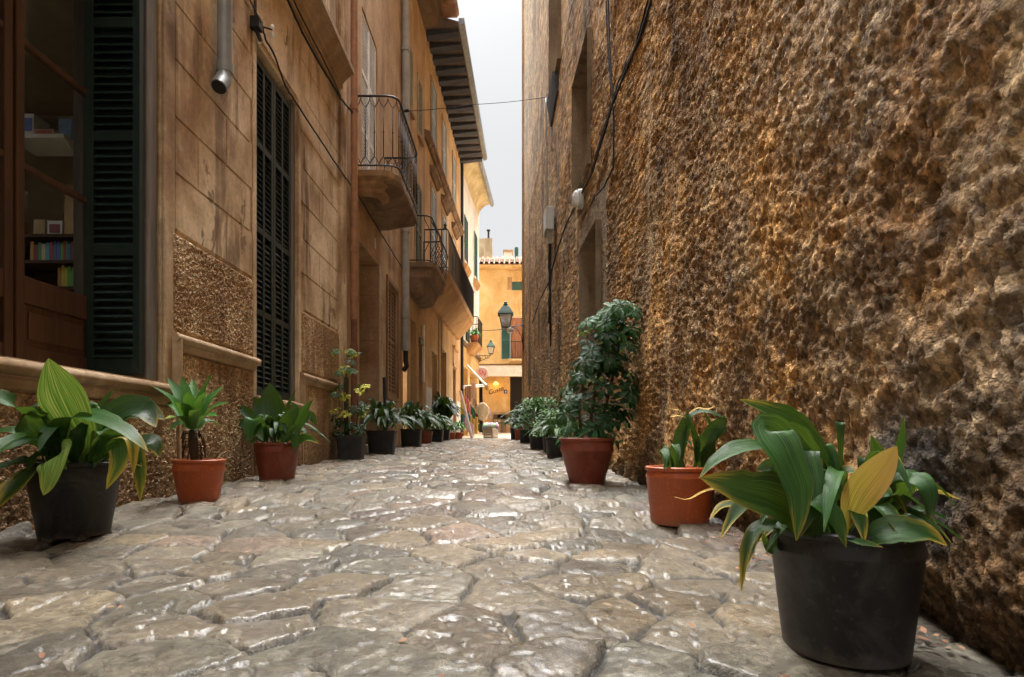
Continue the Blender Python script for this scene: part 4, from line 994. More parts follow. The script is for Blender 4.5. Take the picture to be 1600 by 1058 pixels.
def building_B():
    R = thing('brown_house', 'brown rendered house with the first iron balcony and white louvred door, beyond the orange pipe', 'house', (-2.2, 9.5, 0))
    ops = [(8.30, 9.50, .2, 3.36, .55), (10.15, 11.02, 1.28, 3.30, .10), (8.44, 9.38, 4.30, 6.86, .10)]
    m = MB(); FA.wall(m, 7.56, 11.62, 0, 12.6, ops); m.build('wall', M['stuccoB'], R)
    # ground door with block jamb
    m = MB(); FA.box(m, 8.32, 9.48, -.55, -.50, .2, 3.34); d = m.build('door', M['wood'], R)
    m = MB()
    for z0, z1 in ((.5, 1.3), (1.45, 3.1)):
        for a in (8.42, 8.95): FA.box(m, a, a + .43, -.50, -.485, z0, z1)
    m.build('door_panel', M['wood'], d, bevel=.008)
    m = MB()
    z = .27; k = 0
    while z < 3.3:
        FA.box(m, 9.49, 9.93 - (.0 if k % 2 else .14), -.0, .014, z + .003, min(z + .37, 3.36) - .003); FA.box(m, 9.475, 9.497, -.5, -.001, z + .003, min(z + .37, 3.35) - .003); z += .37; k += 1
    m.build('stone_jamb', M['trim'], R, bevel=.005)
    m = MB(); FA.box(m, 8.2, 9.9, -.5, .12, .1, gzf(9) + .12); m.build('doorstep', M['trim'], R, bevel=.01)
    # ground shuttered window with lattice leaf
    m = MB()
    for a, b, c, e in ((10.07, 10.15, 1.2, 3.38), (11.02, 11.10, 1.2, 3.38), (10.15, 11.02, 3.30, 3.38), (10.15, 11.02, 1.2, 1.28)): FA.box(m, a, b, .002, .03, c, e)
    w = m.build('window', M['louvbrown'], R, bevel=.004)
    for a, b in ((10.16, 10.585), (10.59, 11.01)): shutter(FA, 'shutter', a, b, 1.29, 3.29, -.06, M['louvbrown'], w, st=.045, pitch=.075, bars=(2.3,), slat_th=.014, vert=((a + b) / 2,))
    m = MB(); FA.box(m, 10.15, 11.02, -.1, -.09, 1.28, 3.3); m.build('window_pane', M['dark'], w)
    # balcony door: white louvres
    m = MB(); FA.box(m, 8.45, 9.37, -.10, -.09, 4.3, 6.85); bd = m.build('balcony_door', M['dark'], R)
    for a, b in ((8.45, 8.905), (8.91, 9.37)): shutter(FA, 'shutter', a, b, 4.31, 6.84, -.05, M['white'], bd, st=.05, pitch=.052, bars=(5.1, 5.95), slat_th=.024)
    # balcony
    m = MB(); loft(m, FA, [(3.98, 8.30, 9.62, .26), (4.05, 8.22, 9.70, .50), (4.10, 8.12, 9.80, .59), (4.16, 8.10, 9.84, .61), (4.24, 8.10, 9.84, .61), (4.28, 8.12, 9.82, .59)])
    b = m.build('balcony', M['slab'], R)
    m = MB(); loft(m, FA, [(3.985, 8.20, 8.6, .36), (4.0, 8.16, 8.6, .40), (4.05, 8.15, 8.6, .41), (4.065, 8.12, 8.6, .44), (4.08, 8.09, 8.6, .47), (4.13, 8.08, 8.6, .48), (4.15, 8.05, 8.6, .51), (4.17, 8.02, 8.6, .55), (4.245, 8.01, 8.6, .56)])
    m.build('corbel', M['stuccoB'], b)
    railing(FA, R, b, 8.06, 9.84, .60, 4.29, 5.30, .125)
    # pipes
    X = -2.2 + .085
    m = MB(); m.tube([(X, 7.72, 12.5), (X, 7.72, 2.1)], .048, 12)
    for z in (3.0, 4.9, 6.9, 2.35): m.tube([(X, 7.72, z), (X, 7.72, z + .07)], .057, 12)
    m.build('drainpipe', M['pipeo'], R, smooth='auto')
    m = MB(); m.tube([(X, 7.72, 2.1), (X, 7.72, .25)], .042, 12); m.tube([(X, 7.72, 1.7), (X, 7.72, 1.76)], .05, 12); m.build('iron_pipe', m_plain('rusty_pipe', (.20, .085, .04), .7, .4, 20, .4), R, smooth='auto')
    m = MB(); m.tube([(X, 11.45, 12.5), (X, 11.45, 2.25)], .075, 12)
    for z in (2.9, 4.6, 6.4, 8.2, 10): m.tube([(X, 11.45, z), (X, 11.45, z + .08)], .088, 12)
    m.build('grey_drainpipe', M['pipeg'], R, smooth='auto')
    m = MB(); m.tube([(X, 11.45, 2.25), (X, 11.45, 2.05), (X + .02, 11.45, 1.95), (X - .05, 11.45, 1.85)], .05, 10); m.build('pipe_shoe', M['cable'], R, smooth='auto')
    m = MB(); FA.box(m, 7.9, 8.12, .002, .02, 1.9, 2.3)
    for k in range(5): FA.box(m, 7.92, 8.10, .02, .026, 1.93 + k * .07, 1.96 + k * .07)
    m.build('vent_grille', M['iron'], R)
    m = MB(); FA.box(m, 9.2, 9.26, .002, .012, 3.55, 3.72); tag(m.build('house_plate', M['white'], bevel=.003), 'small white plate beneath the first balcony beside the doorway', 'plate')
building_B()

FC = Fr(-2.562, .039, 1)
def winset(F, R, u0, u1, z0, z1, mat, frame='trim', depth=.12, pitch=.07, door=False, w=-.02):
    m = MB(); F.box(m, u0 - .07, u0, .003, .025, z0 - .07, z1 + .07); F.box(m, u1, u1 + .07, .003, .025, z0 - .07, z1 + .07); F.box(m, u0, u1, .003, .025, z1, z1 + .07); F.box(m, u0 - .05, u1 + .05, .003, .07, z0 - .08, z0)
    wd = m.build('balcony_door' if door else 'window', M[frame], R)
    c = (u0 + u1) / 2
    for a, b in ((u0 + .005, c - .003), (c + .003, u1 - .005)): shutter(F, 'shutter', a, b, z0 + .005, z1 - .005, w, mat, wd, st=.05, pitch=pitch, bars=((z0 + z1) / 2,), slat_th=.024)
    m = MB(); F.box(m, u0, u1, -.1, -.09, z0, z1); m.build('window_pane', M['dark'], wd)

def building_C0():
    R = thing('tan_house', 'tan rendered house with pale olive shutters and bulging iron balcony under a broken eave', 'house', (-2.1, 12.5, 0))
    ops = [(11.72, 12.0, 7.25, 8.5, .1), (12.62, 13.02, 7.2, 8.42, .1), (12.35, 13.0, 4.09, 6.05, .1), (11.9, 12.5, .3, 3.0, .25), (12.78, 13.2, .3, 2.6, .2)]
    m = MB(); FC.wall(m, 11.58, 13.5, 0, 10.4, ops, .2); m.build('wall', M['stuccoB'] if False else M['stuccoC2'], R)
    winset(FC, R, 11.72, 12.0, 7.25, 8.5, M['olive']); winset(FC, R, 12.62, 13.02, 7.2, 8.42, M['olive'])
    winset(FC, R, 12.35, 13.0, 4.09, 6.05, M['olive'], door=True)
    m = MB(); FC.box(m, 11.92, 12.48, -.25, -.2, .3, 2.98); m.build('door', M['trimdark'], R)
    m = MB(); FC.box(m, 12.8, 13.18, -.2, -.15, .3, 2.58); FC.box(m, 12.74, 13.24, .01, .05, 2.62, 2.75); m.build('door', M['greydoor'], R, bevel=.01)
    m = MB(); loft(m, FC, [(3.42, 11.9, 13.0, .12), (3.5, 11.8, 13.1, .30), (3.72, 11.72, 13.16, .40), (3.78, 11.68, 13.2, .50), (3.92, 11.66, 13.22, .52), (3.98, 11.62, 13.26, .56), (4.07, 11.62, 13.26, .56)])
    b = m.build('balcony', M['slab'], R); railing(FC, R, b, 11.66, 13.22, .46, 4.08, 5.02, .15, belly=.15, fancy=False)
    # eave
    m = MB(); FC.prism(m, [(-.1, 10.05), (.35, 10.12), (.38, 10.3), (.72, 10.55), (.72, 10.66), (-.1, 11.2)], 10.9, 13.45); e = m.build('eave', M['trimdark'], R)
    m = MB(); FC.prism(m, [(.38, 10.35), (.75, 10.35), (.80, 10.42), (.80, 10.5), (.72, 10.5), (.38, 10.44)], 13.05, 13.5); m.build('gutter', M['pipeo'], R)
    m = MB(); FC.box(m, 13.08, 13.2, .012, .05, 1.8, 3.1); m.build('wall_board', M['white'], R)
building_C0()

def building_C():
    R = thing('orange_house', 'orange ochre house with pale blue shutters, deep dark eave and a long iron balcony', 'house', (-2.0, 16.5, 0))
    W_ = [(14.25, 14.95), (15.95, 16.6), (17.95, 18.65)]
    ops = [(a, b, 7.8, 9.4, .1) for a, b in W_] + [(a, b, 4.46, 6.78, .1) for a, b in W_] + [(14.35, 15.15, .35, 2.7, .18), (15.85, 16.75, .35, 3.0, .35), (18.1, 18.75, .4, 2.75, .15)]
    m = MB(); FC.wall(m, 13.5, 19.95, 0, 10.25, ops, .2); m.build('wall', M['stuccoC'], R)
    for a, b in W_:
        winset(FC, R, a, b, 7.8, 9.4, M['bluew']); winset(FC, R, a, b, 4.46, 6.78, M['bluew'], door=True)
        m = MB(); FC.prism(m, [(0, 7.0), (.05, 7.0), (.09, 7.08), (.14, 7.12), (.14, 7.17), (0, 7.22)], a - .18, b + .18); m.build('hood_moulding', M['slab'], R)
    m = MB(); FC.prism(m, [(0, 7.50), (.06, 7.50), (.10, 7.58), (.14, 7.60), (.14, 7.66), (0, 7.72)], 13.4, 19.9); m.build('string_course', M['slab'], R)
    m = MB(); FC.box(m, 14.37, 15.13, -.18, -.14, .35, 2.68); m.build('door', M['greydoor'], R)
    m = MB(); FC.box(m, 18.12, 18.73, -.15, -.11, .4, 2.73); m.build('door', M['greydoor'], R)
    m = MB()
    P = [FC.p(15.86, .004, .4), FC.p(16.74, .004, .4)] + [FC.p(16.3 + .44 * math.cos(a), .004, 2.6 + .44 * math.sin(a)) for a in [math.pi * k / 8 for k in range(9)]]
    FC.box(m, 15.87, 16.73, -.35, -.30, .35, 2.98); m.build('arched_door', M['trimdark'], R)
    for a, b in ((13.55, 14.3), (15.2, 15.8), (16.8, 18.05), (18.8, 19.9)): m = MB(); FC.box(m, a, b, .003, .014, 0, 1.75); m.build('plinth', M['canvas'], R)
    m = MB()
    for u in (15.25, 15.72): m.tube([FC.p(u, .03, 4.1), FC.p(u, .03, .6)], .018, 6)
    m.build('wall_pipe', M['pipeg'], R)
    m = MB()
    for a, b, z in ((18.05, 18.8, 2.78),): FC.box(m, a - .05, b + .05, .003, .05, z, z + .1); FC.box(m, a + .0, b, .003, .03, z + .1, z + .55); FC.box(m, a - .1, b + .1, .003, .09, z + .55, z + .65)
    m.build('door_surround', M['stuccoC'], R)
    m = MB(); loft(m, FC, [(3.75, 13.6, 18.9, .10), (4.12, 13.4, 19.05, .44), (4.24, 13.34, 19.1, .52), (4.28, 13.32, 19.12, .56), (4.42, 13.3, 19.14, .58)])
    b = m.build('balcony', M['slablight'], R); railing(FC, R, b, 13.32, 19.1, .56, 4.43, 5.34, .13, fancy=False, corner=.05, r=.009)
    m = MB(); m.lathe(FC.p(13.34, .5, 5.34), [(.02, 0), (.05, .03), (.02, .06), (.045, .1), (.004, .16)], 10); m.build('finial', M['iron'], b, smooth=True)
    # eave with boards and rafters
    m = MB(); FC.prism(m, [(-.1, 10.16), (.80, 10.16), (.80, 10.26), (-.1, 10.55)], 13.5, 19.9); e = m.build('eave', M['raft'], R)
    for k in range(15):
        u = 13.6 + k * .44; m = MB(); m.hexa([FC.p(u, -.02, 10.02), FC.p(u + .2, -.02, 10.02), FC.p(u + .2, .76, 10.10), FC.p(u, .76, 10.10), FC.p(u, -.02, 10.155), FC.p(u + .2, -.02, 10.155), FC.p(u + .2, .76, 10.155), FC.p(u, .76, 10.155)]); m.build('rafter', M['raftd'] , e)
    m = MB(); FC.prism(m, [(.80, 10.12), (.90, 10.14), (.93, 10.2), (.93, 10.27), (.80, 10.27)], 13.4, 19.95); m.build('gutter', M['pipe'], R)
    m = MB(); m.tube([FC.p(19.93, .06, 10.1), FC.p(19.93, .06, .6)], .05, 10); m.build('drainpipe', M['cable'], R)
building_C()

FD = Fr(-1.782 - 20 * .078, .078, 1)
def building_D():
    R = thing('white_house', 'narrow white house with green shutters and curved cream cornice, last on the left side', 'house', (-1.6, 22, gzf(22)))
    ops = [(20.6, 21.4, 6.9, 8.55, .1), (23.1, 23.9, 7.05, 8.85, .1), (20.9, 21.9, 4.06, 6.0, .1), (20.3, 21.6, .6, 3.1, .5), (22.1, 24.1, .6, 3.1, .5)]
    m = MB(); FD.wall(m, 19.98, 24.75, 3.95, 10.35, ops[:3], .15); m.poly([FD.p(24.75, 0, 3.95), FD.p(24.75, -6, 3.95), FD.p(24.75, -6, 10.35), FD.p(24.75, 0, 10.35)]); m.build('upper_wall', M['stuccoD'], R)
    m = MB(); FD.wall(m, 19.98, 24.75, .3, 3.95, ops[3:], .15); m.build('lower_wall', M['stuccoE'], R)
    m = MB(); m.poly([FD.p(24.75, 0, .3), FD.p(24.75, -6, .3), FD.p(24.75, -6, 3.95), FD.p(24.75, 0, 3.95)]); m.build('side_wall', M['stuccoE'], R)
    for a, b in ((20.3, 21.6), (22.1, 24.1)): m = MB(); m.poly([FD.p(a, -.49, .5), FD.p(b, -.49, .5), FD.p(b, -.49, 3.1), FD.p(a, -.49, 3.1)]); m.build('shop_door', M['trim'], R)
    winset(FD, R, 20.6, 21.4, 6.9, 8.55, M['teal'], 'stuccoD', w=.01); winset(FD, R, 23.1, 23.9, 7.05, 8.85, M['teal'], 'stuccoD', w=.01); winset(FD, R, 20.9, 21.9, 4.06, 6.0, M['teal'], 'stuccoD', door=True)
    for a, z in ((20.5, 6.75), (23.0, 6.9)):
        m = MB(); FD.prism(m, [(0, z - .25), (.08, z - .2), (.16, z - .04), (.16, z), (0, z)], a, a + 1.0); m.build('window_sill', M['slablight'], R)
    m = MB(); FD.prism(m, [(0, 3.84), (.07, 3.86), (.09, 3.92), (.09, 3.97), (0, 4.0)], 19.98, 24.8); m.build('ledge', M['trimdark'], R)
    m = MB(); n = 8; prof = [(-.05, 9.95)] + [(.5 - .5 * math.cos(a), 9.95 + .55 * math.sin(a)) for a in [math.pi / 2 * k / n for k in range(n + 1)]] + [(.5, 10.56), (-.05, 10.7)]
    FD.prism(m, prof, 19.9, 24.6); m.build('cornice', M['cavetto'], R, smooth='auto')
    m = MB(); FD.prism(m, [(.5, 10.46), (.58, 10.44), (.64, 10.5), (.65, 10.58), (.5, 10.6)], 19.9, 24.7); m.build('gutter', M['pipe'], R)
    m = MB(); loft(m, FD, [(3.70, 21.4, 22.4, .16), (3.95, 21.2, 22.6, .40), (4.05, 21.15, 22.65, .44)]); b = m.build('balcony', M['slablight'], R)
    railing(FD, R, b, 21.18, 22.6, .42, 4.06, 5.0, .12, fancy=False, corner=.05)
    m = MB(); FD.box(m, 23.0, 23.06, .5, .52, 0, 0)
building_D()

# ---------------------------------------------------------------- the house that closes the view
def text(s, name, mat, parent, loc, rot, size, depth=.006, shear=0):
    cu = bpy.data.curves.new(name, 'FONT'); cu.body = s; cu.size = size; cu.extrude = depth; cu.align_x = 'CENTER'; cu.align_y = 'CENTER'; cu.shear = shear
    o = bpy.data.objects.new(name + '_curve', cu); COL.objects.link(o); bpy.context.view_layer.update(); me = bpy.data.meshes.new_from_object(o); bpy.data.objects.remove(o)
    o = bpy.data.objects.new(name, me); COL.objects.link(o); me.materials.clear(); me.materials.append(mat)
    o.parent = parent; o.location = Vector(loc) - WLOC[parent.name]; o.rotation_euler = rot; return o
def building_E():
    YE = 27.0; g = gzf(YE); fx = lambda x: (x - CX) * YE / 900; fz = lambda y: EYE + (HY - y) * YE / 900
    R = thing('yellow_house', 'yellow ochre house with tiled roof closing the end of the alley', 'house', (0, YE, g))
    m = MB(); H = fz(421)
    ops = [(fx(783), fx(822), fz(561), fz(494)), (fx(800), fx(818), fz(453.5), fz(440)), (fx(797), fx(822), g, fz(588)), (fx(746.5), fx(754), g, fz(592))]
    def wl(m, x0, x1, z0, z1, ops, y, dep):
        xs = sorted({x0, x1} | {v for o in ops for v in o[:2]}); zs = sorted({z0, z1} | {v for o in ops for v in o[2:4]})
        for a, b in zip(xs, xs[1:]):
            for c, d in zip(zs, zs[1:]):
                if any(o[0] < (a + b) / 2 < o[1] and o[2] < (c + d) / 2 < o[3] for o in ops): continue
                m.poly([(a, y, c), (b, y, c), (b, y, d), (a, y, d)])
        for a, b, c, d in ops:
            m.poly([(a, y, c), (a, y + dep, c), (a, y + dep, d), (a, y, d)]); m.poly([(b, y, c), (b, y, d), (b, y + dep, d), (b, y + dep, c)]); m.poly([(a, y, d), (a, y + dep, d), (b, y + dep, d), (b, y, d)]); m.poly([(a, y, c), (b, y, c), (b, y + dep, c), (a, y + dep, c)])
    wl(m, -9, 9, g - .5, H, ops, YE, .25); m.build('wall', M['stuccoE'], R)
    # eave, tiled roof
    m = MB(); m.hexa([(-9, YE - .35, H - .02), (9, YE - .35, H - .02), (9, YE + .1, H - .02), (-9, YE + .1, H - .02), (-9, YE - .45, H + .10), (9, YE - .45, H + .10), (9, YE + .1, H + .12), (-9, YE + .1, H + .12)]); m.build('eave', M['stuccoE'], R)
    m = MB(); s = .30; n = 26
    def tz(t): return H + .13 + 1.35 * t * .5, YE - .5 + 1.35 * t
    for k in range(-16, 16):
        x = k * .235
        for row in range(5):
            t0, t1 = row / 5, (row + 1.12) / 5; z0, y0 = tz(t0); z1, y1 = tz(t1)
            for q in range(5):
                a0, a1 = math.pi * q / 5, math.pi * (q + 1) / 5
                f = lambda a, z, y, r: (x - r * math.cos(a), y, z + r * math.sin(a) * .85)
                m.poly([f(a0, z0 + .012, y0, .095), f(a1, z0 + .012, y0, .095), f(a1, z1 - .004, y1, .078), f(a0, z1 - .004, y1, .078)])
            m.poly([(x + .08, y0 + .02, z0 + .0), (x + .155, y0 + .02, z0 + .0), (x + .155, y1, z1), (x + .08, y1, z1)])
    m.poly([(-9, YE - .48, H + .09), (9, YE - .48, H + .09), (9, YE + .87, H + .09 + 1.35 * .5), (-9, YE + .87, H + .09 + 1.35 * .5)])
    m.build('roof', M['rooftile'], R)
    # balcony door with green shutter
    m = MB(); m.box(fx(797.5), fx(818), YE + .05, YE + .09, fz(560), fz(496)); d = m.build('balcony_door', M['browndoor'], R)
    m = MB(); FE = Fr(0, 0, 1)
    x0, x1, z0, z1 = fx(783.5), fx(797), fz(561), fz(503); s = .05
    m.box(x0, x0 + s, YE - .06, YE - .02, z0, z1); m.box(x1 - s, x1, YE - .06, YE - .02, z0, z1)
    z = z0 + .04
    for r in (z0 + .03, (z0 + z1) / 2, z1 - .03): m.box(x0 + s, x1 - s, YE - .058, YE - .022, r - .03, r + .03)
    while z < z1 - .05: m.hexa([(x0 + s, YE - .055, z - .02), (x1 - s, YE - .055, z - .02), (x1 - s, YE - .025, z + .01), (x0 + s, YE - .025, z + .01), (x0 + s, YE - .055, z - .01), (x1 - s, YE - .055, z - .01), (x1 - s, YE - .025, z + .02), (x0 + s, YE - .025, z + .02)]); z += .055
    m.box(x0 + s, x1 - s, YE - .03, YE - .021, z0, z1)
    m.build('shutter', M['teal'], d)
    m = MB(); xa, xb = fx(798), fx(824); zr = fz(534); zb = fz(560)
    for z in (zr, zb): m.tube([(xa, YE - .1, z), (xb, YE - .1, z)], .018, 6)
    k = xa
    while k < xb: m.tube([(k, YE - .1, zb), (k, YE - .1, zr)], .010, 5); k += .11
    m.build('railing', M['iron'], R)
    m = MB(); m.box(fx(794), fx(826), YE - .16, YE + .02, fz(564.5), fz(561)); m.build('sill', M['stuccoE'], R)
    m = MB(); m.box(fx(800), fx(818), YE + .03, YE + .06, fz(453.5), fz(440)); m.build('small_window', M['teal'], R)
    m = MB(); m.box(fx(793), fx(800), YE - .012, YE - .002, fz(453), fz(433)); m.build('repair_patch', M['stuccoC2'], R)
    m = MB(); m.tube([(-3, YE - .03, fz(570.5)), (fx(790), YE - .03, fz(569.5)), (4, YE - .03, fz(568.5))], .03, 6); m.build('ledge', M['trimdark'], R)
    # dark doorways
    m = MB(); m.box(fx(797), fx(822), YE + .24, YE + .25, g, fz(588)); m.build('doorway', M['dark'], R)
    m = MB(); m.box(fx(746.5), fx(754), YE + .24, YE + .25, g, fz(592)); m.build('doorway', M['dark'], R)
    # chimneys
    m = MB(); yb = YE + 2.6; f2 = lambda x: (x - CX) * yb / 900; h2 = lambda y: EYE + (HY - y) * yb / 900
    m.hexa([(f2(740), yb, H), (f2(771), yb, H), (f2(771), yb + .7, H), (f2(740), yb + .7, H), (f2(742), yb, h2(373)), (f2(768.5), yb, h2(372)), (f2(768.5), yb + .7, h2(372)), (f2(742), yb + .7, h2(373))]); ch = m.build('chimney', m_stucco('chimney_render', (.42, .36, .24), (.50, .44, .32), (.33, .27, .17), (.2, .16, .1), .5, 0, .3, 50), R)
    m = MB()
    for k in range(6):
        x = f2(743 + k * 4.8); m.lathe((x, yb + .3, h2(373)), [(.07, 0), (.06, .06), (.01, .09)], 8)
    m.build('cap_tiles', M['rooftile'], ch)
    m = MB(); m.tube([(f2(763), yb + .2, h2(372)), (f2(763), yb + .2, h2(359))], .05, 8); m.lathe((f2(763), yb + .2, h2(360)), [(.04, 0), (.10, .05), (.10, .09), (.01, .12)], 10); m.build('flue', M['cable'], ch, smooth='auto')
    m = MB(); m.box(f2(787), f2(800), yb, yb + .6, H, h2(393)); c2_ = m.build('chimney', M['white'], R, bevel=.03)
    m = MB(); m.box(f2(786), f2(802), yb - .05, yb + .65, h2(393), h2(390.5)); m.build('chimney_cap', M['trim'], c2_)
    m = MB(); m.tube([(f2(807), yb, H), (f2(807), yb, h2(387))], .09, 10); m.lathe((f2(807), yb, h2(396)), [(.1, 0), (.10, .25), (.02, .28)], 10); m.build('roof_vent', M['teal'], R, smooth='auto')
    # awning box: white fascia over the shop front
    ya = YE - .55
    m = MB(); m.hexa([(-1.75, ya, fz(591) + .02), (1.6, ya, fz(591) + .02), (1.6, YE - .005, fz(580)), (-1.75, YE - .005, fz(580)), (-1.75, ya, fz(574) + .0), (1.6, ya, fz(574) + .0), (1.6, YE - .005, fz(572)), (-1.75, YE - .005, fz(572))])
    tag(m.build('white_canopy', M['canvas'], bevel=.01), 'plain white canopy over the shop front of the yellow house', 'canopy')
    # script lettering and blue plate
    tw = thing('script_sign', 'dark cursive metal lettering on the orange wall under the lit lamp', 'sign', (fx(774), YE - .02, fz(611)))
    text('Gusto', 'lettering', M['iron'], tw, (fx(774.5), YE - .025, fz(610.5)), (math.radians(90), math.radians(-17), 0), .30, .003, .35)
    bp = thing('blue_plate', 'small square blue plate with a white mark beside the dark doorway', 'sign', (fx(790), YE - .02, fz(614)))
    m = MB(); m.box(fx(787.2), fx(792.8), YE - .02, YE - .004, fz(615), fz(609.5)); m.build('plate', m_plain('blue_enamel', (.03, .05, .22), .4), bp)
    m = MB(); m.box(fx(789.3), fx(791), YE - .024, YE - .0205, fz(613.5), fz(611)); m.build('plate_mark', M['white'], bp)
    # lit wall lamp
    lp = thing('wall_lamp', 'small warm lit lamp under the white canopy', 'lamp', (fx(775), YE - .1, fz(600)))
    em = NT('lit_shade'); em.fin((.9, .6, .2), .5); em.set(em.b.inputs['Emission Color'], (1, .55, .12)); em.b.inputs['Emission Strength'].default_value = 1.3
    m = MB(); m.lathe((fx(775), YE - .2, fz(601)), [(.13, 0), (.10, .06), (.05, .11), (.01, .12)], 16); m.build('lamp_shade', em.m, lp, smooth=True)
    m = MB(); m.tube([(fx(775), YE, fz(596)), (fx(775), YE - .2, fz(596)), (fx(775), YE - .2, fz(598))], .012, 6); m.build('arm', M['iron'], lp)
    pl = bpy.data.lights.new('lamp_light', 'POINT'); pl.energy = 2.5; pl.color = (1, .55, .2); pl.shadow_soft_size = .08; po = bpy.data.objects.new('lamp_light', pl); COL.objects.link(po); po.parent = lp; po.location = Vector((fx(775), YE - .3, fz(603))) - WLOC[lp.name]
    # chairs and tables by the wall
    for k, (px, lab) in enumerate(((778, 'dark cafe chair left against the yellow house'), (784, 'middle dark cafe chair against the yellow house'), (792, 'dark cafe chair nearest the dark doorway'))):
        x = fx(px) - .0; y = YE - .9; c = thing('cafe_chair', lab, 'chair', (x, y, gzf(y)), 'cafe chairs by the yellow house'); z = gzf(y); s = .19
        m = MB(); m.box(x - s, x + s, y - s, y + s, z + .43, z + .46); m.build('seat', M['wood'], c)
        m = MB(); m.box(x - s, x + s, y + s - .03, y + s, z + .62, z + .85); m.build('backrest', M['wood'], c)
        for a in (-1, 1):
            for b in (-1, 1): m = MB(); m.tube([(x + a * (s - .02), y + b * (s - .02), z), (x + a * (s - .02), y + b * (s - .02), z + (.44 if b < 0 else .85))], .015, 6); m.build('leg', M['iron'], c)
    m = MB(); b0 = pt(770, 0, YE).x
    m.box(b0 - .05, fx(797), YE - .12, YE - .02, g, g + .95); tag(m.build('low_wainscot', M['trim'], bevel=.01), 'low stone wainscot along the foot of the yellow house', 'wainscot')
building_E()
def round_sign():
    Y = 23.2; c = pt(753.5, 583, Y); o = thing('round_sign', 'round pale pink sign with red letters projecting from the white house', 'sign', tuple(c)); r = .225
    def disc(m, r, y0, y1):
        n = 32; P = [(c.x + r * math.cos(2 * math.pi * k / n), y0, c.z + r * math.sin(2 * math.pi * k / n)) for k in range(n)]; m.ext(P, (0, y1 - y0, 0))
    m = MB(); disc(m, r, Y - .03, Y + .03); m.build('sign_board', m_plain('pink_sign', (.68, .50, .50), .45, .06, 5, .05), o, smooth='auto')
    m = MB(); n = 32; m.tube([(c.x + r * math.cos(2 * math.pi * k / n), Y, c.z + r * math.sin(2 * math.pi * k / n)) for k in range(n + 1)], .018, 6, False); m.build('sign_rim', M['plastic_grey'], o, smooth=True)
    text('SN', 'sign_letters', m_plain('red_letters', (.55, .03, .12), .5), o, (c.x, Y - .034, c.z), (math.radians(90), math.radians(12), 0), .26, .003)
    m = MB(); m.tube([(c.x - r, Y, c.z), (c.x - r - .25, Y, c.z)], .015, 6); m.build('sign_arm', M['iron'], o)
round_sign()
# ================================================================== POTTED PLANTS
def cr(P, n):
    """Catmull-Rom through the points"""
    P = [Vector(p) for p in P]; P = [P[0] * 2 - P[1]] + P + [P[-1] * 2 - P[-2]]; out = []; m = len(P) - 3
    for i in range(n + 1):
        t = i / n * m; k = min(int(t), m - 1); t -= k; a, b, c, d = P[k:k + 4]
        out.append(.5 * ((2 * b) + (c - a) * t + (2 * a - 5 * b + 4 * c - d) * t * t + (3 * b - a - 3 * c + d) * t ** 3))
    return out
def blade(m, P, wd, hint, tint=(.5, .1, 0), n=18, k=7, fold=.25, petiole=.25, wave=.06, pw=.9, seed=0, peak=.5, curl=0, torn=0):
    """leaf blade: P spine points, wd full width, hint = direction the upper face looks"""
    rng = random.Random(seed); S_ = cr(P, n); L_ = [0]
    for a, b in zip(S_, S_[1:]): L_.append(L_[-1] + (b - a).length)
    T = L_[-1]; hint = Vector(hint).normalized(); ph = rng.uniform(0, 6); rows = []; old = m.cur; m.cur = tint
    prev = None
    for i, p in enumerate(S_):
        t = L_[i] / T; tg = (S_[min(i + 1, n)] - S_[max(i - 1, 0)]).normalized()
        sd = tg.cross(hint)
        if sd.length < .15 and prev is not None: sd = prev.copy()
        sd.normalize()
        if prev is not None:
            if sd.dot(prev) < 0: sd = -sd
            sd = (sd * .6 + prev * .4).normalized()
        prev = sd; nr = sd.cross(tg).normalized()
        if nr.dot(hint) < 0: nr = -nr
        if t < petiole: w = wd * .06
        else:
            q = (t - petiole) / (1 - petiole); e = math.log(.5) / math.log(peak)
            w = wd * max(.02, math.sin(math.pi * min(1, q) ** e) ** pw) + wd * .06 * (1 - q)
        wl_ = w * (1 - (torn * .16 * abs(perlin_s(t * 9 + ph)) if t > petiole else 0)); wr_ = w * (1 - (torn * .16 * abs(perlin_s(t * 9 + ph + 7)) if t > petiole else 0)); w0 = w
        for j in range(k):
            a = j / (k - 1) * 2 - 1; w = wl_ if a < 0 else wr_
            f = fold * abs(a) ** 1.3 - curl * a * a
            wv = wave * math.sin(ph + t * 13 + (2 if a > 0 else 0)) * abs(a) ** 2
            rows.append(p + sd * (a * w / 2) + nr * ((f + wv) * w / 2))
    m.grid(rows, n + 1, k); m.cur = old
def perlin_s(x): return math.sin(x * 1.7) * .6 + math.sin(x * 3.9 + 1) * .4
VIEW = Vector((0, -1, .35))
def leaf_px(m, pts, wpx, hint=None, tint=(.5, .1, 0), **kw):
    """spine given as photo pixels with a distance each; width in photo pixels at the middle distance"""
    P = [pt(*q) for q in pts]; Y = pts[len(pts) // 2][2]
    blade(m, P, wpx * Y / F_PX, hint or VIEW, tint, **kw)
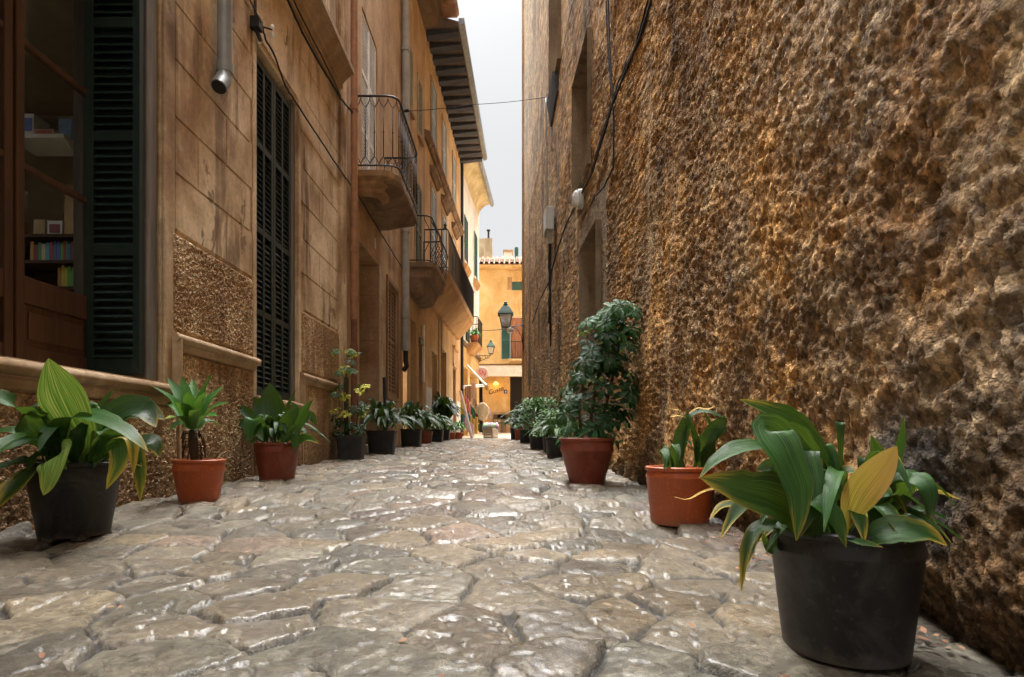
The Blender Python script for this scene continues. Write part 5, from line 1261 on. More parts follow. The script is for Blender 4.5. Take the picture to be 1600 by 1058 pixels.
def round_pot(o, c, rb, rt, h, mat, lip=.014, lipth=.007, band=.16, seg=56, feet=0, taper=1.0):
    z = c[2]
    prof = [(rb * .93, .012), (rb, .0) if not feet else (rb, .012), (rb + (rt - rb) * .05, h * .05), (rb + (rt - rb) * .80, h * (1 - band) - .004), (rb + (rt - rb) * .83 + .002, h * (1 - band)), (rb + (rt - rb) * .85 + .003, h * (1 - band) + .006),
            (rt - lip * .7, h - lip * 1.3), (rt - lip * .1, h - lip * 1.15), (rt, h - lip * .8), (rt, h - lip * .25), (rt - lip * .35, h), (rt - lip * .9, h), (rt - lip * 1.3, h - .008), (rt - lip * 1.5, h * .78), (rt - lip * 1.6 - .004, h * .74)]
    m = MB(); m.lathe(c, prof, seg); 
    if feet:
        for k in range(feet):
            a = 2 * math.pi * k / feet + .3; m.box(c[0] + rb * .82 * math.cos(a) - .022, c[0] + rb * .82 * math.cos(a) + .022, c[1] + rb * .82 * math.sin(a) - .022, c[1] + rb * .82 * math.sin(a) + .022, z, z + .02)
    p = m.build('pot', mat, o, smooth='auto')
    m = MB(); n = 24; rs = rt - lip * 1.6; rows = []
    for i in range(6):
        r = rs * i / 5 + .0005
        for j in range(n): a = 2 * math.pi * j / (n - 1); rows.append(Vector((c[0] + r * math.cos(a), c[1] + r * math.sin(a), z + h * .84 + .012 * math.sin(r * 60 + a * 3))))
    m.grid(rows, 6, n, False); m.build('soil', M['soil'], o, smooth=True)
def square_pot(o, c, wb, wt, h, mat, rot=0.0):
    prof = [(wb * .46, .01), (wb / 2, 0), (wb / 2, .01), (wt / 2 * .96, h * .90), (wt / 2, h * .90), (wt / 2, h), (wt / 2 * .93, h), (wt / 2 * .9, h * .8)]
    m = MB(); m.lathe(c, prof, 48, .92, rot); m.build('pot', mat, o, smooth='auto')
    m = MB(); m.lathe(c, [(wt * .45, h * .8), (wt * .2, h * .83), (.01, h * .84)], 48, .92, rot, False); m.build('soil', M['soil'], o)
def plant(label, Y, px, cat='potted plant', group=None, name='potted_plant'):
    x = (px - CX) * Y / F_PX; c = (x, Y, gzf(Y) + .012)
    return thing(name, label, cat, c, group), c

def arching(m, c, zt, n, Lm, wd, rng, spread=1.0, tint=(.5, .1), up=.6, droop=.7, k=5, rad=.08, seg=10, pw=.9, petiole=.3, dirs=None):
    """tuft of arching strap or paddle leaves"""
    for i in range(n):
        a = (2 * math.pi * i / n + rng.uniform(-.4, .4)) if dirs is None else rng.choice(dirs) + rng.uniform(-.6, .6)
        L_ = Lm * rng.uniform(.65, 1.1); e = rng.uniform(.15, 1.0) * spread; ca, sa = math.cos(a), math.sin(a)
        b = Vector((c[0] + rad * rng.random() * ca, c[1] + rad * rng.random() * sa, zt))
        h = L_ * up * (1.2 - .6 * e)
        P = [b, b + Vector((ca * L_ * .15 * e, sa * L_ * .15 * e, h * .6)), b + Vector((ca * L_ * .45 * e, sa * L_ * .45 * e, h)), b + Vector((ca * L_ * .8 * e, sa * L_ * .8 * e, h * (1 - .35 * droop * e))), b + Vector((ca * L_ * 1.05 * e, sa * L_ * 1.05 * e, h * (1 - 1.0 * droop * e)))]
        blade(m, P, wd * rng.uniform(.75, 1.2), Vector((ca * .3, sa * .3, 1)) + Vector((0, -.3, 0)), (min(1, max(.1, tint[0] + rng.uniform(-.2, .3))), max(0, tint[1] + rng.uniform(-.25, .2)), 0), n=seg, k=k, petiole=petiole, fold=.25, seed=rng.randrange(9999), pw=pw)

# ---- L1: large black pot, aspidistra
def L1():
    o, c = plant('large broad-leaved plant with a pale striped upright leaf in the nearest left black pot', 2.40, 117, group=None)
    round_pot(o, c, .122, .164, .315, M['blackpot'], band=.25, feet=6)
    D = 2.40; m = MB()
    lf = [  # (points, width, hint, tint, kwargs)
        ([(112, 745, D), (80, 690, 2.36), (48, 655, 2.3), (18, 632, 2.24), (-18, 605, 2.2)], 52, (-.2, -.6, .9), (.75, .0, 0)),
        ([(118, 745, D), (95, 700, 2.35), (62, 688, 2.25), (28, 696, 2.18), (-22, 712, 2.1)], 44, (0, -.4, 1), (.62, .02, 0)),
        ([(112, 745, D), (82, 725, 2.33), (50, 722, 2.25), (10, 728, 2.2), (-25, 742, 2.15)], 30, (0, -.5, 1), (.5, .1, 0)),
        ([(105, 748, 2.34), (70, 730, 2.25), (48, 742, 2.18), (18, 768, 2.12), (-15, 805, 2.08)], 46, (-.2, -.8, .6), (.5, .25, 0)),
        ([(118, 745, D), (95, 700, 2.34), (98, 662, 2.28), (132, 651, 2.24), (172, 662, 2.2), (205, 682, 2.18), (232, 706, 2.18)], 40, (.1, -.35, 1), (.72, .10, 0)),
        ([(130, 745, 2.44), (150, 700, 2.46), (172, 662, 2.48), (212, 640, 2.5), (258, 655, 2.5)], 54, (.2, -.8, .7), (.35, .05, 0)),
        ([(130, 745, 2.46), (160, 690, 2.5), (190, 650, 2.52), (222, 640, 2.5), (244, 668, 2.46)], 46, (.2, -.7, .7), (.28, .05, 0)),
        ([(134, 745, D), (168, 700, 2.36), (200, 688, 2.32), (216, 720, 2.3), (219, 785, 2.3)], 22, (.7, -.8, .4), (.35, .18, 0)),
        ([(130, 745, 2.36), (158, 700, 2.28), (185, 690, 2.24), (188, 720, 2.22), (166, 765, 2.2)], 30, (.2, -1, .2), (.85, .22, 0)),
        ([(125, 745, 2.45), (146, 690, 2.5), (158, 640, 2.52), (178, 606, 2.54)], 16, (.2, -.7, .5), (.3, .0, 0)),
        ([(112, 745, 2.42), (80, 700, 2.44), (74, 680, 2.46), (68, 658, 2.46)], 22, (0, -1, .3), (.9, .35, 0)),
        ([(125, 745, 2.36), (140, 700, 2.38), (135, 660, 2.4), (118, 640, 2.42)], 40, (.2, -1, .3), (.45, .0, 0)),
        ([(122, 745, 2.34), (118, 710, 2.3), (128, 680, 2.3), (134, 655, 2.32)], 36, (-.2, -1, .3), (.4, .0, 0)),
        ([(135, 745, 2.36), (165, 715, 2.3), (195, 705, 2.3), (222, 730, 2.3)], 26, (0, -.6, 1), (.6, .1, 0)),
        ([(128, 745, 2.34), (150, 700, 2.28), (180, 680, 2.25), (205, 688, 2.24), (208, 742, 2.22)], 22, (.8, -.5, .5), (.9, .30, 0)),
        ([(100, 745, 2.3), (78, 715, 2.22), (60, 712, 2.2), (44, 735, 2.18)], 26, (0, -.6, 1), (.45, .0, 0)),
        ([(140, 745, 2.46), (172, 710, 2.5), (205, 700, 2.54), (235, 690, 2.56), (250, 715, 2.55)], 34, (.2, -.6, .8), (.3, .1, 0)),
    ]
    for i, (P, w, h, t) in enumerate(lf): leaf_px(m, P, w * 1.12, h, (t[0] * .9, t[1] + .16, 0), seed=i, petiole=.18, fold=.3, n=22, k=9, pw=.8, wave=.1, torn=1)
    arching(m, c, c[2] + .27, 15, .36, .075, random.Random(77), 1.05, (.5, .22), .75, .8, k=7, seg=16, petiole=.2)
    m.build('foliage', M['leafA'], o, smooth=True, recalc=False)
    m = MB(); leaf_px(m, [(124, 745, 2.36), (134, 690, 2.34), (118, 640, 2.30), (98, 600, 2.26), (76, 560, 2.22)], 92, (-.25, -1, .1), (.62, .12, 0), n=26, k=11, petiole=.2, fold=.25, peak=.52, pw=.75)
    m.build('leaf', M['leafB'], o, smooth=True, recalc=False, label='tall pale green leaf with yellow stripes')
    m = MB(); leaf_px(m, [(108, 745, 2.3), (100, 715, 2.22), (90, 712, 2.18), (82, 735, 2.14), (68, 774, 2.13)], 58, (-.3, -1, .4), (.5, .30, 0), n=20, petiole=.18, fold=.1, peak=.5, pw=.7)
    m.build('leaf', M['leafB'], o, smooth=True, recalc=False, label='short drooping leaf with a brown torn tip')
    m = MB(); rng = random.Random(3)
    for k in range(16):
        a = rng.uniform(0, 6.3); r = rng.uniform(.01, .1); b = Vector((c[0] + r * math.cos(a), c[1] + r * math.sin(a), c[2] + .26)); m.tube([b, b + Vector((.03 * math.cos(a), .03 * math.sin(a), .13))], .004, 5)
    m.build('stalks', M['leafL'], o)
L1()

# ---- R1: large black pot in front on the right
def R1():
    o, c = plant('drooping broad-leaved plant with one dried yellow leaf in the nearest right black pot', 1.235, 1319, group=None)
    round_pot(o, c, .120, .149, .262, M['blackpot'], lip=.013, band=.20, seg=80)
    D = 1.235; m = MB()
    lf = [
        ([(1300, 858, D), (1310, 780, 1.26), (1288, 720, 1.24), (1235, 665, 1.2), (1155, 624, 1.16)], 66, (.35, -.75, .7), (.62, .10, 0)),
        ([(1290, 858, 1.2), (1262, 760, 1.16), (1215, 705, 1.12), (1160, 702, 1.09), (1118, 722, 1.07), (1092, 748, 1.06)], 48, (-.1, -.35, 1), (.72, .10, 0)),
        ([(1290, 860, 1.18), (1262, 815, 1.12), (1215, 782, 1.08), (1150, 762, 1.06), (1094, 746, 1.06)], 74, (-.2, -.9, .35), (.38, .22, 0)),
        ([(1300, 860, 1.18), (1252, 730, 1.13), (1200, 672, 1.10), (1222, 705, 1.06), (1248, 770, 1.04), (1244, 845, 1.03)], 58, (-.25, -.9, .5), (.85, .10, 0)),
        ([(1296, 858, 1.2), (1258, 740, 1.17), (1236, 690, 1.14), (1252, 735, 1.10), (1262, 790, 1.07), (1246, 842, 1.06)], 62, (.1, -1, .1), (.50, .04, 0)),
        ([(1310, 850, 1.28), (1300, 790, 1.3), (1290, 750, 1.3), (1270, 715, 1.3)], 36, (.5, -1, .2), (.48, .08, 0)),
        ([(1335, 858, 1.25), (1362, 780, 1.28), (1372, 730, 1.3), (1362, 680, 1.3)], 38, (-.2, -1, .3), (.80, .05, 0)),
        ([(1345, 858, 1.25), (1385, 760, 1.28), (1402, 710, 1.3), (1412, 648, 1.3)], 24, (.3, -1, .2), (.85, .02, 0)),
        ([(1360, 858, 1.2), (1388, 790, 1.18), (1412, 757, 1.15), (1440, 765, 1.12), (1452, 815, 1.11)], 62, (.3, -.75, .6), (.62, .05, 0)),
        ([(1355, 856, 1.24), (1392, 790, 1.26), (1425, 762, 1.26), (1465, 770, 1.25), (1503, 781, 1.25)], 22, (.1, -.6, 1), (.55, .42, 0)),
        ([(1318, 862, 1.14), (1355, 842, 1.1), (1400, 830, 1.07), (1440, 832, 1.06), (1480, 852, 1.05)], 48, (.1, -.8, .7), (.52, .22, 0)),
        ([(1375, 860, 1.22), (1420, 815, 1.24), (1460, 815, 1.24), (1495, 838, 1.24), (1528, 857, 1.24)], 17, (.2, -.5, 1), (.5, .15, 0)),
        ([(1370, 860, 1.26), (1425, 800, 1.3), (1470, 808, 1.3), (1510, 835, 1.3)], 16, (.2, -.5, 1), (.42, .05, 0)),
        ([(1280, 860, 1.22), (1238, 828, 1.18), (1195, 820, 1.14), (1168, 850, 1.12), (1158, 925, 1.10)], 20, (-.6, -.8, .5), (.33, .25, 0)),
        ([(1280, 860, 1.24), (1240, 832, 1.2), (1190, 828, 1.18), (1172, 870, 1.16), (1150, 920, 1.14)], 9, (-.6, -.8, .5), (.3, .30, 0)),
        ([(1275, 858, 1.26), (1225, 800, 1.25), (1180, 775, 1.22), (1150, 800, 1.2), (1125, 842, 1.18)], 26, (-.5, -.8, .5), (.42, .20, 0)),
        ([(1275, 858, 1.28), (1220, 800, 1.28), (1170, 790, 1.26), (1130, 790, 1.24), (1108, 812, 1.22)], 20, (-.4, -.6, .8), (.55, .30, 0)),
        ([(1300, 862, 1.16), (1262, 800, 1.10), (1272, 782, 1.07), (1300, 805, 1.05), (1322, 856, 1.04)], 40, (.2, -.95, .45), (.75, .02, 0)),
        ([(1300, 862, 1.2), (1320, 845, 1.12), (1345, 848, 1.08), (1380, 855, 1.06)], 20, (0, -.7, .8), (.75, .15, 0)),
        ([(1285, 858, 1.22), (1250, 780, 1.2), (1222, 722, 1.18), (1195, 690, 1.16)], 44, (-.4, -.8, .4), (.35, .05, 0)),
        ([(1320, 858, 1.28), (1330, 800, 1.32), (1345, 760, 1.34), (1385, 735, 1.34)], 34, (.2, -.8, .5), (.45, .05, 0)),
        ([(1340, 858, 1.3), (1310, 800, 1.34), (1302, 760, 1.35), (1320, 738, 1.34), (1350, 740, 1.3)], 30, (.1, -.8, .5), (.5, .20, 0)),
        ([(1345, 860, 1.2), (1360, 820, 1.2), (1368, 780, 1.18), (1372, 805, 1.14), (1368, 850, 1.12)], 28, (-.5, -1, .2), (.48, .02, 0)),
        ([(1350, 860, 1.22), (1385, 830, 1.2), (1400, 790, 1.2), (1405, 760, 1.2)], 24, (-.4, -1, .3), (.42, .22, 0)),
        ([(1265, 860, 1.26), (1230, 840, 1.24), (1205, 860, 1.22), (1190, 830, 1.2)], 14, (-.4, -1, .3), (.4, .12, 0)),
        ([(1280, 858, 1.3), (1240, 770, 1.34), (1210, 730, 1.36), (1180, 735, 1.36)], 40, (-.2, -1, .3), (.3, .05, 0)),
    ]
    for i, (P, w, h, t) in enumerate(lf): leaf_px(m, P, w * 1.08, h, (t[0] * .88, t[1] + .13, 0), seed=i + 50, n=26, k=9, petiole=.15, fold=.32, wave=.12, pw=.8, torn=1)
    arching(m, c, c[2] + .21, 12, .27, .034, random.Random(80), .9, (.55, .25), .85, .8, k=7, seg=16, petiole=.2, rad=.06)
    arching(m, c, c[2] + .21, 17, .21, .034, random.Random(78), 1.1, (.5, .25), .7, .85, k=7, seg=16, petiole=.2, rad=.06)
    m.build('foliage', M['leafA'], o, smooth=True, recalc=False)
    m = MB(); leaf_px(m, [(1322, 858, 1.17), (1328, 810, 1.14), (1345, 770, 1.11), (1375, 732, 1.09), (1401, 697, 1.08)], 50, (-.4, -.9, .1), (.6, .5, 0), n=26, k=11, petiole=.2, fold=.3, peak=.55, pw=.8)
    m.build('leaf', M['leafY'], o, smooth=True, recalc=False, label='dried yellow and brown leaf standing in the middle')
    m = MB(); leaf_px(m, [(1270, 850, 1.2), (1200, 785, 1.12), (1150, 762, 1.08), (1105, 766, 1.06), (1075, 780, 1.05), (1052, 776, 1.05)], 9, (0, -.5, 1), (.6, .4, 0), petiole=.1)
    m.build('leaf', M['leafY'], o, smooth=True, recalc=False, label='thin curled withered leaf reaching left')
    m = MB(); rng = random.Random(3)
    for k in range(14):
        a = rng.uniform(0, 6.3); r = rng.uniform(.01, .09); b = Vector((c[0] + r * math.cos(a), c[1] + r * math.sin(a), c[2] + .21)); m.tube([b, b + Vector((.02 * math.cos(a), .02 * math.sin(a), .11))], .0035, 5)
    m.build('stalks', M['leafL'], o)
R1()

# ---- L2: dracaena with a short trunk
def L2():
    Y = 3.46; o, c = plant('palm-like plant with short bare trunk and rosette of pointed leaves in orange pot', Y, 311)
    round_pot(o, c, .108, .146, .252, M['terra'], lip=.016, band=.27)
    m = MB(); rng = random.Random(8); top = pt(302, 672, Y)
    m.tube([pt(306, 735, Y), pt(304, 715, Y), pt(302, 695, Y), top], [.020, .024, .03, .02], 10)
    for k in range(26):
        a = rng.uniform(0, 6.28); z = rng.uniform(.05, .20); b = top + Vector((.02 * math.cos(a), .02 * math.sin(a), -z + .05)); m.tube([b, b + Vector((.035 * math.cos(a), .035 * math.sin(a), .0)), b + Vector((.045 * math.cos(a), .045 * math.sin(a), -rng.uniform(.03, .07)))], .004, 4)
    m.build('trunk', M['bark'], o, smooth=True)
    m = MB()
    tips = [(238, 603, 3.3, .6), (262, 590, 3.55, .5), (283, 588, 3.5, .72), (301, 592, 3.75, .5), (332, 583, 3.45, .62), (350, 603, 3.6, .6), (358, 628, 3.4, .66), (258, 655, 3.2, .45), (275, 628, 3.15, .6), (340, 650, 3.25, .6), (310, 640, 3.05, .55), (252, 622, 3.75, .5), (338, 612, 3.8, .4), (292, 612, 3.2, .7), (322, 612, 3.2, .6), (265, 672, 3.4, .4), (345, 665, 3.6, .4)]
    for i, (x, y, yy, br) in enumerate(tips):
        tip = pt(x, y, yy); dirn = tip - top; mid = top + dirn * .5 + Vector((0, 0, .04)); low = top + dirn * .15 + Vector((0, 0, .0))
        hint = Vector((0, 0, 1)) - dirn.normalized() * .3 + Vector((0, -.5, 0))
        yel = .3 if i in (7,) else .0
        blade(m, [top, low, mid, tip], .066, hint, (br * 1.1, yel, 0), n=14, petiole=.03, fold=.35, peak=.5, pw=.8, seed=i)
    m.build('foliage', M['leafL'], o, smooth=True, recalc=False)
L2()

# ---- L3
def L3():
    Y = 4.66; o, c = plant('bushy broad-leaved plant in a brownish red pot below the second window', Y, 433)
    round_pot(o, c, .132, .175, .305, M['terrad'], lip=.016, band=.24)
    m = MB(); rng = random.Random(21)
    for i, (P, w, t) in enumerate([
        ([(430, 702, Y), (428, 660, Y), (424, 625, 4.7), (422, 598, 4.72)], 34, (.30, 0, 0)), ([(440, 702, Y), (462, 672, 4.55), (478, 640, 4.5), (489, 625, 4.48)], 17, (.95, .1, 0)),
        ([(440, 702, Y), (465, 690, 4.5), (482, 684, 4.4), (498, 693, 4.35)], 14, (.95, .35, 0)), ([(425, 702, Y), (408, 672, 4.5), (395, 655, 4.45), (388, 692, 4.4)], 20, (.95, .12, 0)),
        ([(425, 702, Y), (400, 670, 4.6), (380, 662, 4.6), (360, 660, 4.6)], 14, (.55, 0, 0)), ([(425, 702, Y), (400, 660, 4.6), (380, 640, 4.62), (362, 628, 4.62)], 14, (.5, 0, 0)),
        ([(430, 702, Y), (415, 660, 4.8), (398, 630, 4.85), (376, 625, 4.85)], 24, (.4, 0, 0)), ([(435, 702, Y), (450, 660, 4.5), (462, 640, 4.5), (455, 628, 4.5)], 22, (.6, 0, 0)),
        ([(420, 702, Y), (405, 680, 4.5), (400, 665, 4.48), (412, 690, 4.4)], 16, (.8, .1, 0)), ([(440, 702, 4.5), (452, 680, 4.42), (462, 672, 4.4), (460, 708, 4.38)], 14, (.6, .1, 0)),
        ([(440, 702, Y), (468, 660, 4.8), (485, 650, 4.8), (495, 665, 4.8)], 18, (.45, .1, 0)), ([(436, 702, Y), (445, 665, 4.9), (450, 635, 4.9), (462, 610, 4.9)], 7, (.2, 0, 0))]):
        leaf_px(m, P, w * 1.15, None, t, seed=i + 7, petiole=.2, n=14, k=5)
    arching(m, c, c[2] + .26, 46, .36, .046, rng, 1.0, (.5, .15), .72, .85)
    m.build('foliage', M['leafA'], o, smooth=True, recalc=False)
L3()

def whorl(m, c, up, r, n, wd, tint, rng, droop=.5):
    up = Vector(up).normalized(); u = up.orthogonal().normalized(); v = up.cross(u); a0 = rng.uniform(0, 6)
    for k in range(n):
        a = a0 + 2 * math.pi * k / n + rng.uniform(-.12, .12); d = u * math.cos(a) + v * math.sin(a); L_ = r * rng.uniform(.75, 1.1)
        blade(m, [c, c + d * L_ * .4 - up * L_ * .02, c + d * L_ * .75 - up * L_ * droop * .25, c + d * L_ - up * L_ * droop * .6], wd, up, (min(1, tint[0] + rng.uniform(-.1, .15)), max(0, tint[1] + rng.uniform(-.1, .12)), 0), n=7, k=4, petiole=.16, fold=.3, seed=rng.randrange(9999), pw=.75, wave=.03, peak=.6)
# ---- R3: tall schefflera
def R3():
    Y = 4.38; o, c = plant('tall dark umbrella tree climbing the rough wall from a large terracotta pot', Y, 917, group=None)
    round_pot(o, c, .128, .212, .352, M['terrad'], lip=.022, band=.29)
    rng = random.Random(12); m = MB(); st = MB()
    # silhouette: (y, xl, xr)
    sil = [(478, 930, 992), (500, 918, 996), (530, 908, 992), (560, 905, 990), (590, 890, 992), (620, 882, 985), (650, 885, 975), (675, 890, 960)]
    base = pt(922, 705, Y)
    cores = [[base, pt(925, 640, Y), pt(940, 560, Y + .05), pt(955, 480, Y + .1)], [base + Vector((.04, .02, 0)), pt(950, 620, Y + .1), pt(968, 540, Y + .12)], [base - Vector((.04, 0, 0)), pt(905, 640, Y - .05), pt(920, 560, Y)]]
    for cc in cores: st.tube(cr(cc, 10), .011, 6)
    N = 96
    for i in range(N):
        y = 476 + (690 - 476) * ((i + rng.random()) / N) ** 1.05
        j = max(0, min(len(sil) - 2, sum(1 for s in sil if s[0] <= y) - 1)); t = (y - sil[j][0]) / (sil[j + 1][0] - sil[j][0]); t = max(0, min(1, t))
        xl = sil[j][1] + (sil[j + 1][1] - sil[j][1]) * t + 9; xr = sil[j][2] + (sil[j + 1][2] - sil[j][2]) * t - 9
        x = rng.uniform(xl - 4, xr + 4) if rng.random() < .8 else rng.choice([xl - 9, xr + 6]); dep = rng.uniform(-.22, .20) * (1 if y > 520 else .7); p = pt(x, y, Y + .04 + dep)
        p.x = min(p.x, .965)
        ax = pt((xl + xr) / 2, y + 18, Y + .05); dirn = (p - ax); 
        up = Vector((dirn.x * .9, dirn.y * 1.2 - .15, .22 + rng.uniform(0, .1)))
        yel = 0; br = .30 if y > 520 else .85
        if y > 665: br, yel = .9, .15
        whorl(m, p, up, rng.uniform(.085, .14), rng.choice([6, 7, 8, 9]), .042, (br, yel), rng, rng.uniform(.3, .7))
        st.tube([ax, ax.lerp(p, .6) + Vector((0, 0, -.01)), p], .003, 4, False)
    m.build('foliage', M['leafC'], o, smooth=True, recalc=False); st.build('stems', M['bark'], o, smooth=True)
    m = MB()
    for k in range(40):
        p = base + Vector((rng.uniform(-.16, .2), rng.uniform(-.12, .12), rng.uniform(-.02, .16))); d = Vector((rng.uniform(-1, 1), rng.uniform(-1, .4), rng.uniform(0, 1)))
        blade(m, [p, p + d * .04, p + d * .08], .035, (0, -.4, 1), (.95, rng.uniform(0, .45), 0), n=6, k=4, petiole=.1)
    m.build('undergrowth', M['leafL'], o, smooth=True, recalc=False)
R3()

# ---- L4: variegated schefflera
def L4():
    Y = 7.02; o, c = plant('spindly umbrella plant with bright yellow leaflets in a dark grey square pot', Y, 549)
    square_pot(o, c, .27, .33, .29, M['blackpot2'], .05)
    rng = random.Random(31); m = MB(); st = MB()
    st.tube([pt(547, 700, Y), pt(542, 640, Y), pt(541, 600, Y), pt(542, 556, Y)], .012, 6); st.tube([pt(555, 700, Y), pt(559, 640, Y - .05), pt(560, 610, Y - .05)], .008, 6)
    st.build('stems', M['bark'], o, smooth=True)
    m2 = MB(); m2.tube([pt(541, 700, Y + .05), pt(541, 590, Y + .05)], .03, 10); m2.build('moss_pole', m_plain('moss_pole', (.07, .09, .05), .95, .4, 40, .8), o, smooth='auto')
    for (x, y, ye, n) in ((527, 552, .45, 1), (545, 552, .55, 2), (558, 555, .3, 1), (553, 567, .3, 1), (540, 578, .6, 2), (552, 582, .35, 1), (532, 584, .4, 1), (524, 602, .3, 2), (516, 607, .8, 1), (535, 620, .9, 2), (567, 602, .95, 1), (566, 612, .9, 2), (556, 608, .1, 1), (520, 640, .95, 2), (540, 645, .9, 2), (528, 618, .1, 1), (562, 652, .8, 1), (568, 640, .4, 2), (553, 640, .1, 1), (530, 665, .1, 2), (545, 665, .1, 2), (560, 668, .2, 2), (522, 675, .1, 2), (536, 682, .1, 2), (550, 682, .2, 2), (564, 662, .3, 1), (526, 655, .2, 1), (548, 690, .4, 1), (512, 665, .1, 1), (572, 630, .2, 1)):
        for q in range(n):
            p = pt(x + rng.uniform(-4, 4), y + rng.uniform(-4, 4), Y + rng.uniform(-.18, .1)); whorl(m, p, (rng.uniform(-.6, .6), rng.uniform(-1, -.1), .8), rng.uniform(.075, .1), 7, .038, (.9 if ye > .3 else .3, ye * .85, 0)[:2], rng, .5)
    m.build('foliage', M['leafC'], o, smooth=True, recalc=False)
L4()

# ---- the rows further on
def strap_plant(label, Y, px, potf, zt, n, L_, wd, seed, tint=(.3, .1), mat='leafA', **kw):
    o, c = plant(label, Y, px); potf(o, c); rng = random.Random(seed); m = MB()
    arching(m, c, c[2] + zt, n, L_, wd, rng, tint=tint, **kw); m.build('foliage', M[mat], o, smooth=True, recalc=False); return o, c
strap_plant('dark arching strap-leaved plant in a black square pot, second pot left of the doorway', 8.12, 597, lambda o, c: square_pot(o, c, .33, .40, .335, M['blackpot'], .08), .29, 54, .62, .06, 41, (.22, .05), spread=1.0, up=.72, droop=.75)
o_, c_ = plant('low empty grey box planter behind the first grey square pot', 9.3, 578, 'planter', None, 'box_planter')
m = MB(); m.lathe(c_, [(.13, 0), (.14, 0), (.15, .2), (.13, .2), (.125, .14)], 32, .95); m.build('planter_box', M['trimdark'], o_); m = MB(); m.lathe(c_, [(.125, .15), (.01, .16)], 32, .95, 0, False); m.build('soil', M['soil'], o_)
m = MB(); P_ = pt(601, 675, 8.2); m.tube([P_, pt(601, 620, 8.2), pt(600, 590, 8.2)], .022, 8); tag(m.build('wooden_stake', M['cable'], smooth='auto'), 'dark stake standing up out of the strap-leaved plant in the black square pot', 'stake')
strap_plant('dark strap-leaved plant drooping over the second black pot from the doorway', 10.4, 643, lambda o, c: square_pot(o, c, .32, .36, .33, M['blackpot'], .0), .28, 60, .72, .065, 42, (.28, .05), up=.66, droop=.9)
strap_plant('leafy plant with paler leaves in the dark red pot between two left black pots', 12.2, 664, lambda o, c: round_pot(o, c, .13, .17, .28, M['terrad'], seg=32), .24, 54, .6, .07, 43, (.6, .1), up=.7, droop=.8)
strap_plant('bright green bushy plant in a black pot, fourth back from the grey square pot', 13.7, 681, lambda o, c: square_pot(o, c, .32, .36, .3, M['blackpot']), .26, 60, .6, .075, 44, (.7, .12), up=.66, droop=.8)
strap_plant('tall dark plant in the black pot just before the small orange pots', 15.0, 693, lambda o, c: square_pot(o, c, .3, .34, .3, M['blackpot']), .26, 60, .95, .10, 45, (.2, .0), up=.92, droop=.5, spread=.75)
strap_plant('low plant in the left one of the two small orange pots near the market stall', 16.2, 705, lambda o, c: round_pot(o, c, .1, .13, .21, M['terra'], seg=24), .18, 30, .32, .05, 46, (.7, .2), up=.8)
strap_plant('low light green plant in the small orange pot nearest the striped towels', 16.8, 716, lambda o, c: round_pot(o, c, .11, .15, .21, M['terra'], seg=24), .18, 40, .36, .05, 47, (.95, .2), mat='leafL', up=.9)
# right row
strap_plant('small leafy plant in the black pot tucked behind the large terracotta pot', 7.3, 870, lambda o, c: round_pot(o, c, .12, .145, .27, M['blackpot'], seg=36), .22, 46, .44, .05, 51, (.55, .1), up=.7, droop=.8)
def bush(label, Y, px, potf, zt, h, r, n, seed, tint=(.6, .1), lw=.05, mat='leafC', extra=0):
    o, c = plant(label, Y, px); potf(o, c); rng = random.Random(seed); m = MB(); st = MB()
    for k in range(9):
        a = rng.uniform(0, 6.28); b = Vector((c[0], c[1], c[2] + zt)); e = b + Vector((r * .7 * math.cos(a), r * .7 * math.sin(a), h * rng.uniform(.7, 1))); st.tube([b, b.lerp(e, .5) + Vector((0, 0, h * .1)), e], .005, 4, False)
    for i in range(n):
        t = rng.random() ** .8; a = rng.uniform(0, 6.28); rr = r * (1 - .45 * t) * math.sqrt(rng.random()) * (1.1 if t > .1 else .8)
        p = Vector((c[0] + rr * math.cos(a), c[1] + rr * math.sin(a), c[2] + zt + h * t)); d = Vector((math.cos(a), math.sin(a) - .3, rng.uniform(-.5, .5))).normalized() * lw * rng.uniform(1.3, 2.2)
        blade(m, [p, p + d * .5 + Vector((0, 0, .01)), p + d], lw, (0, -.3, 1), (max(.15, min(1, tint[0] + rng.uniform(-.3, .35))), max(0, tint[1] + rng.uniform(-.2, .2)), 0), n=5, k=4, petiole=.08, seed=i, wave=0)
    if extra: arching(m, c, c[2] + zt, extra, h * 1.15, .07, rng, tint=(.3, .05), up=.8, droop=.5)
    m.build('foliage', M[mat], o, smooth=True, recalc=False); st.build('stems', M['bark'], o)
bush('fresh green small-leaved bush in a wide black pot on the right beyond the umbrella tree', 9.55, 843, lambda o, c: round_pot(o, c, .15, .185, .36, M['blackpot'], seg=36), .3, .55, .36, 620, 52, (.48, .1), .042, 'leafL', 14)
bush('low glossy small-leaved shrub in a black pot between two taller pots on the right', 8.3, 862, lambda o, c: round_pot(o, c, .11, .135, .25, M['blackpot'], seg=32), .2, .42, .26, 420, 53, (.42, .08), .036, 'leafL', 0)
bush('dark bushy plant with one tall blade leaf in a black pot on the right', 12.6, 822, lambda o, c: round_pot(o, c, .13, .15, .3, M['blackpot'], seg=32), .26, .62, .30, 420, 54, (.32, .1), .045, 'leafC', 18)
strap_plant('dark strap-leaved plant in the small orange pot farthest down on the right', 15.4, 812, lambda o, c: round_pot(o, c, .11, .14, .33, M['terra'], seg=32), .28, 54, .62, .065, 55, (.35, .05), up=.75, droop=.7)
strap_plant('dark strap-leaved plant in a slim black pot at the far right end of the row', 16.4, 805, lambda o, c: round_pot(o, c, .12, .14, .33, M['blackpot'], seg=32), .28, 46, .55, .06, 56, (.4, .05), up=.75, droop=.7)

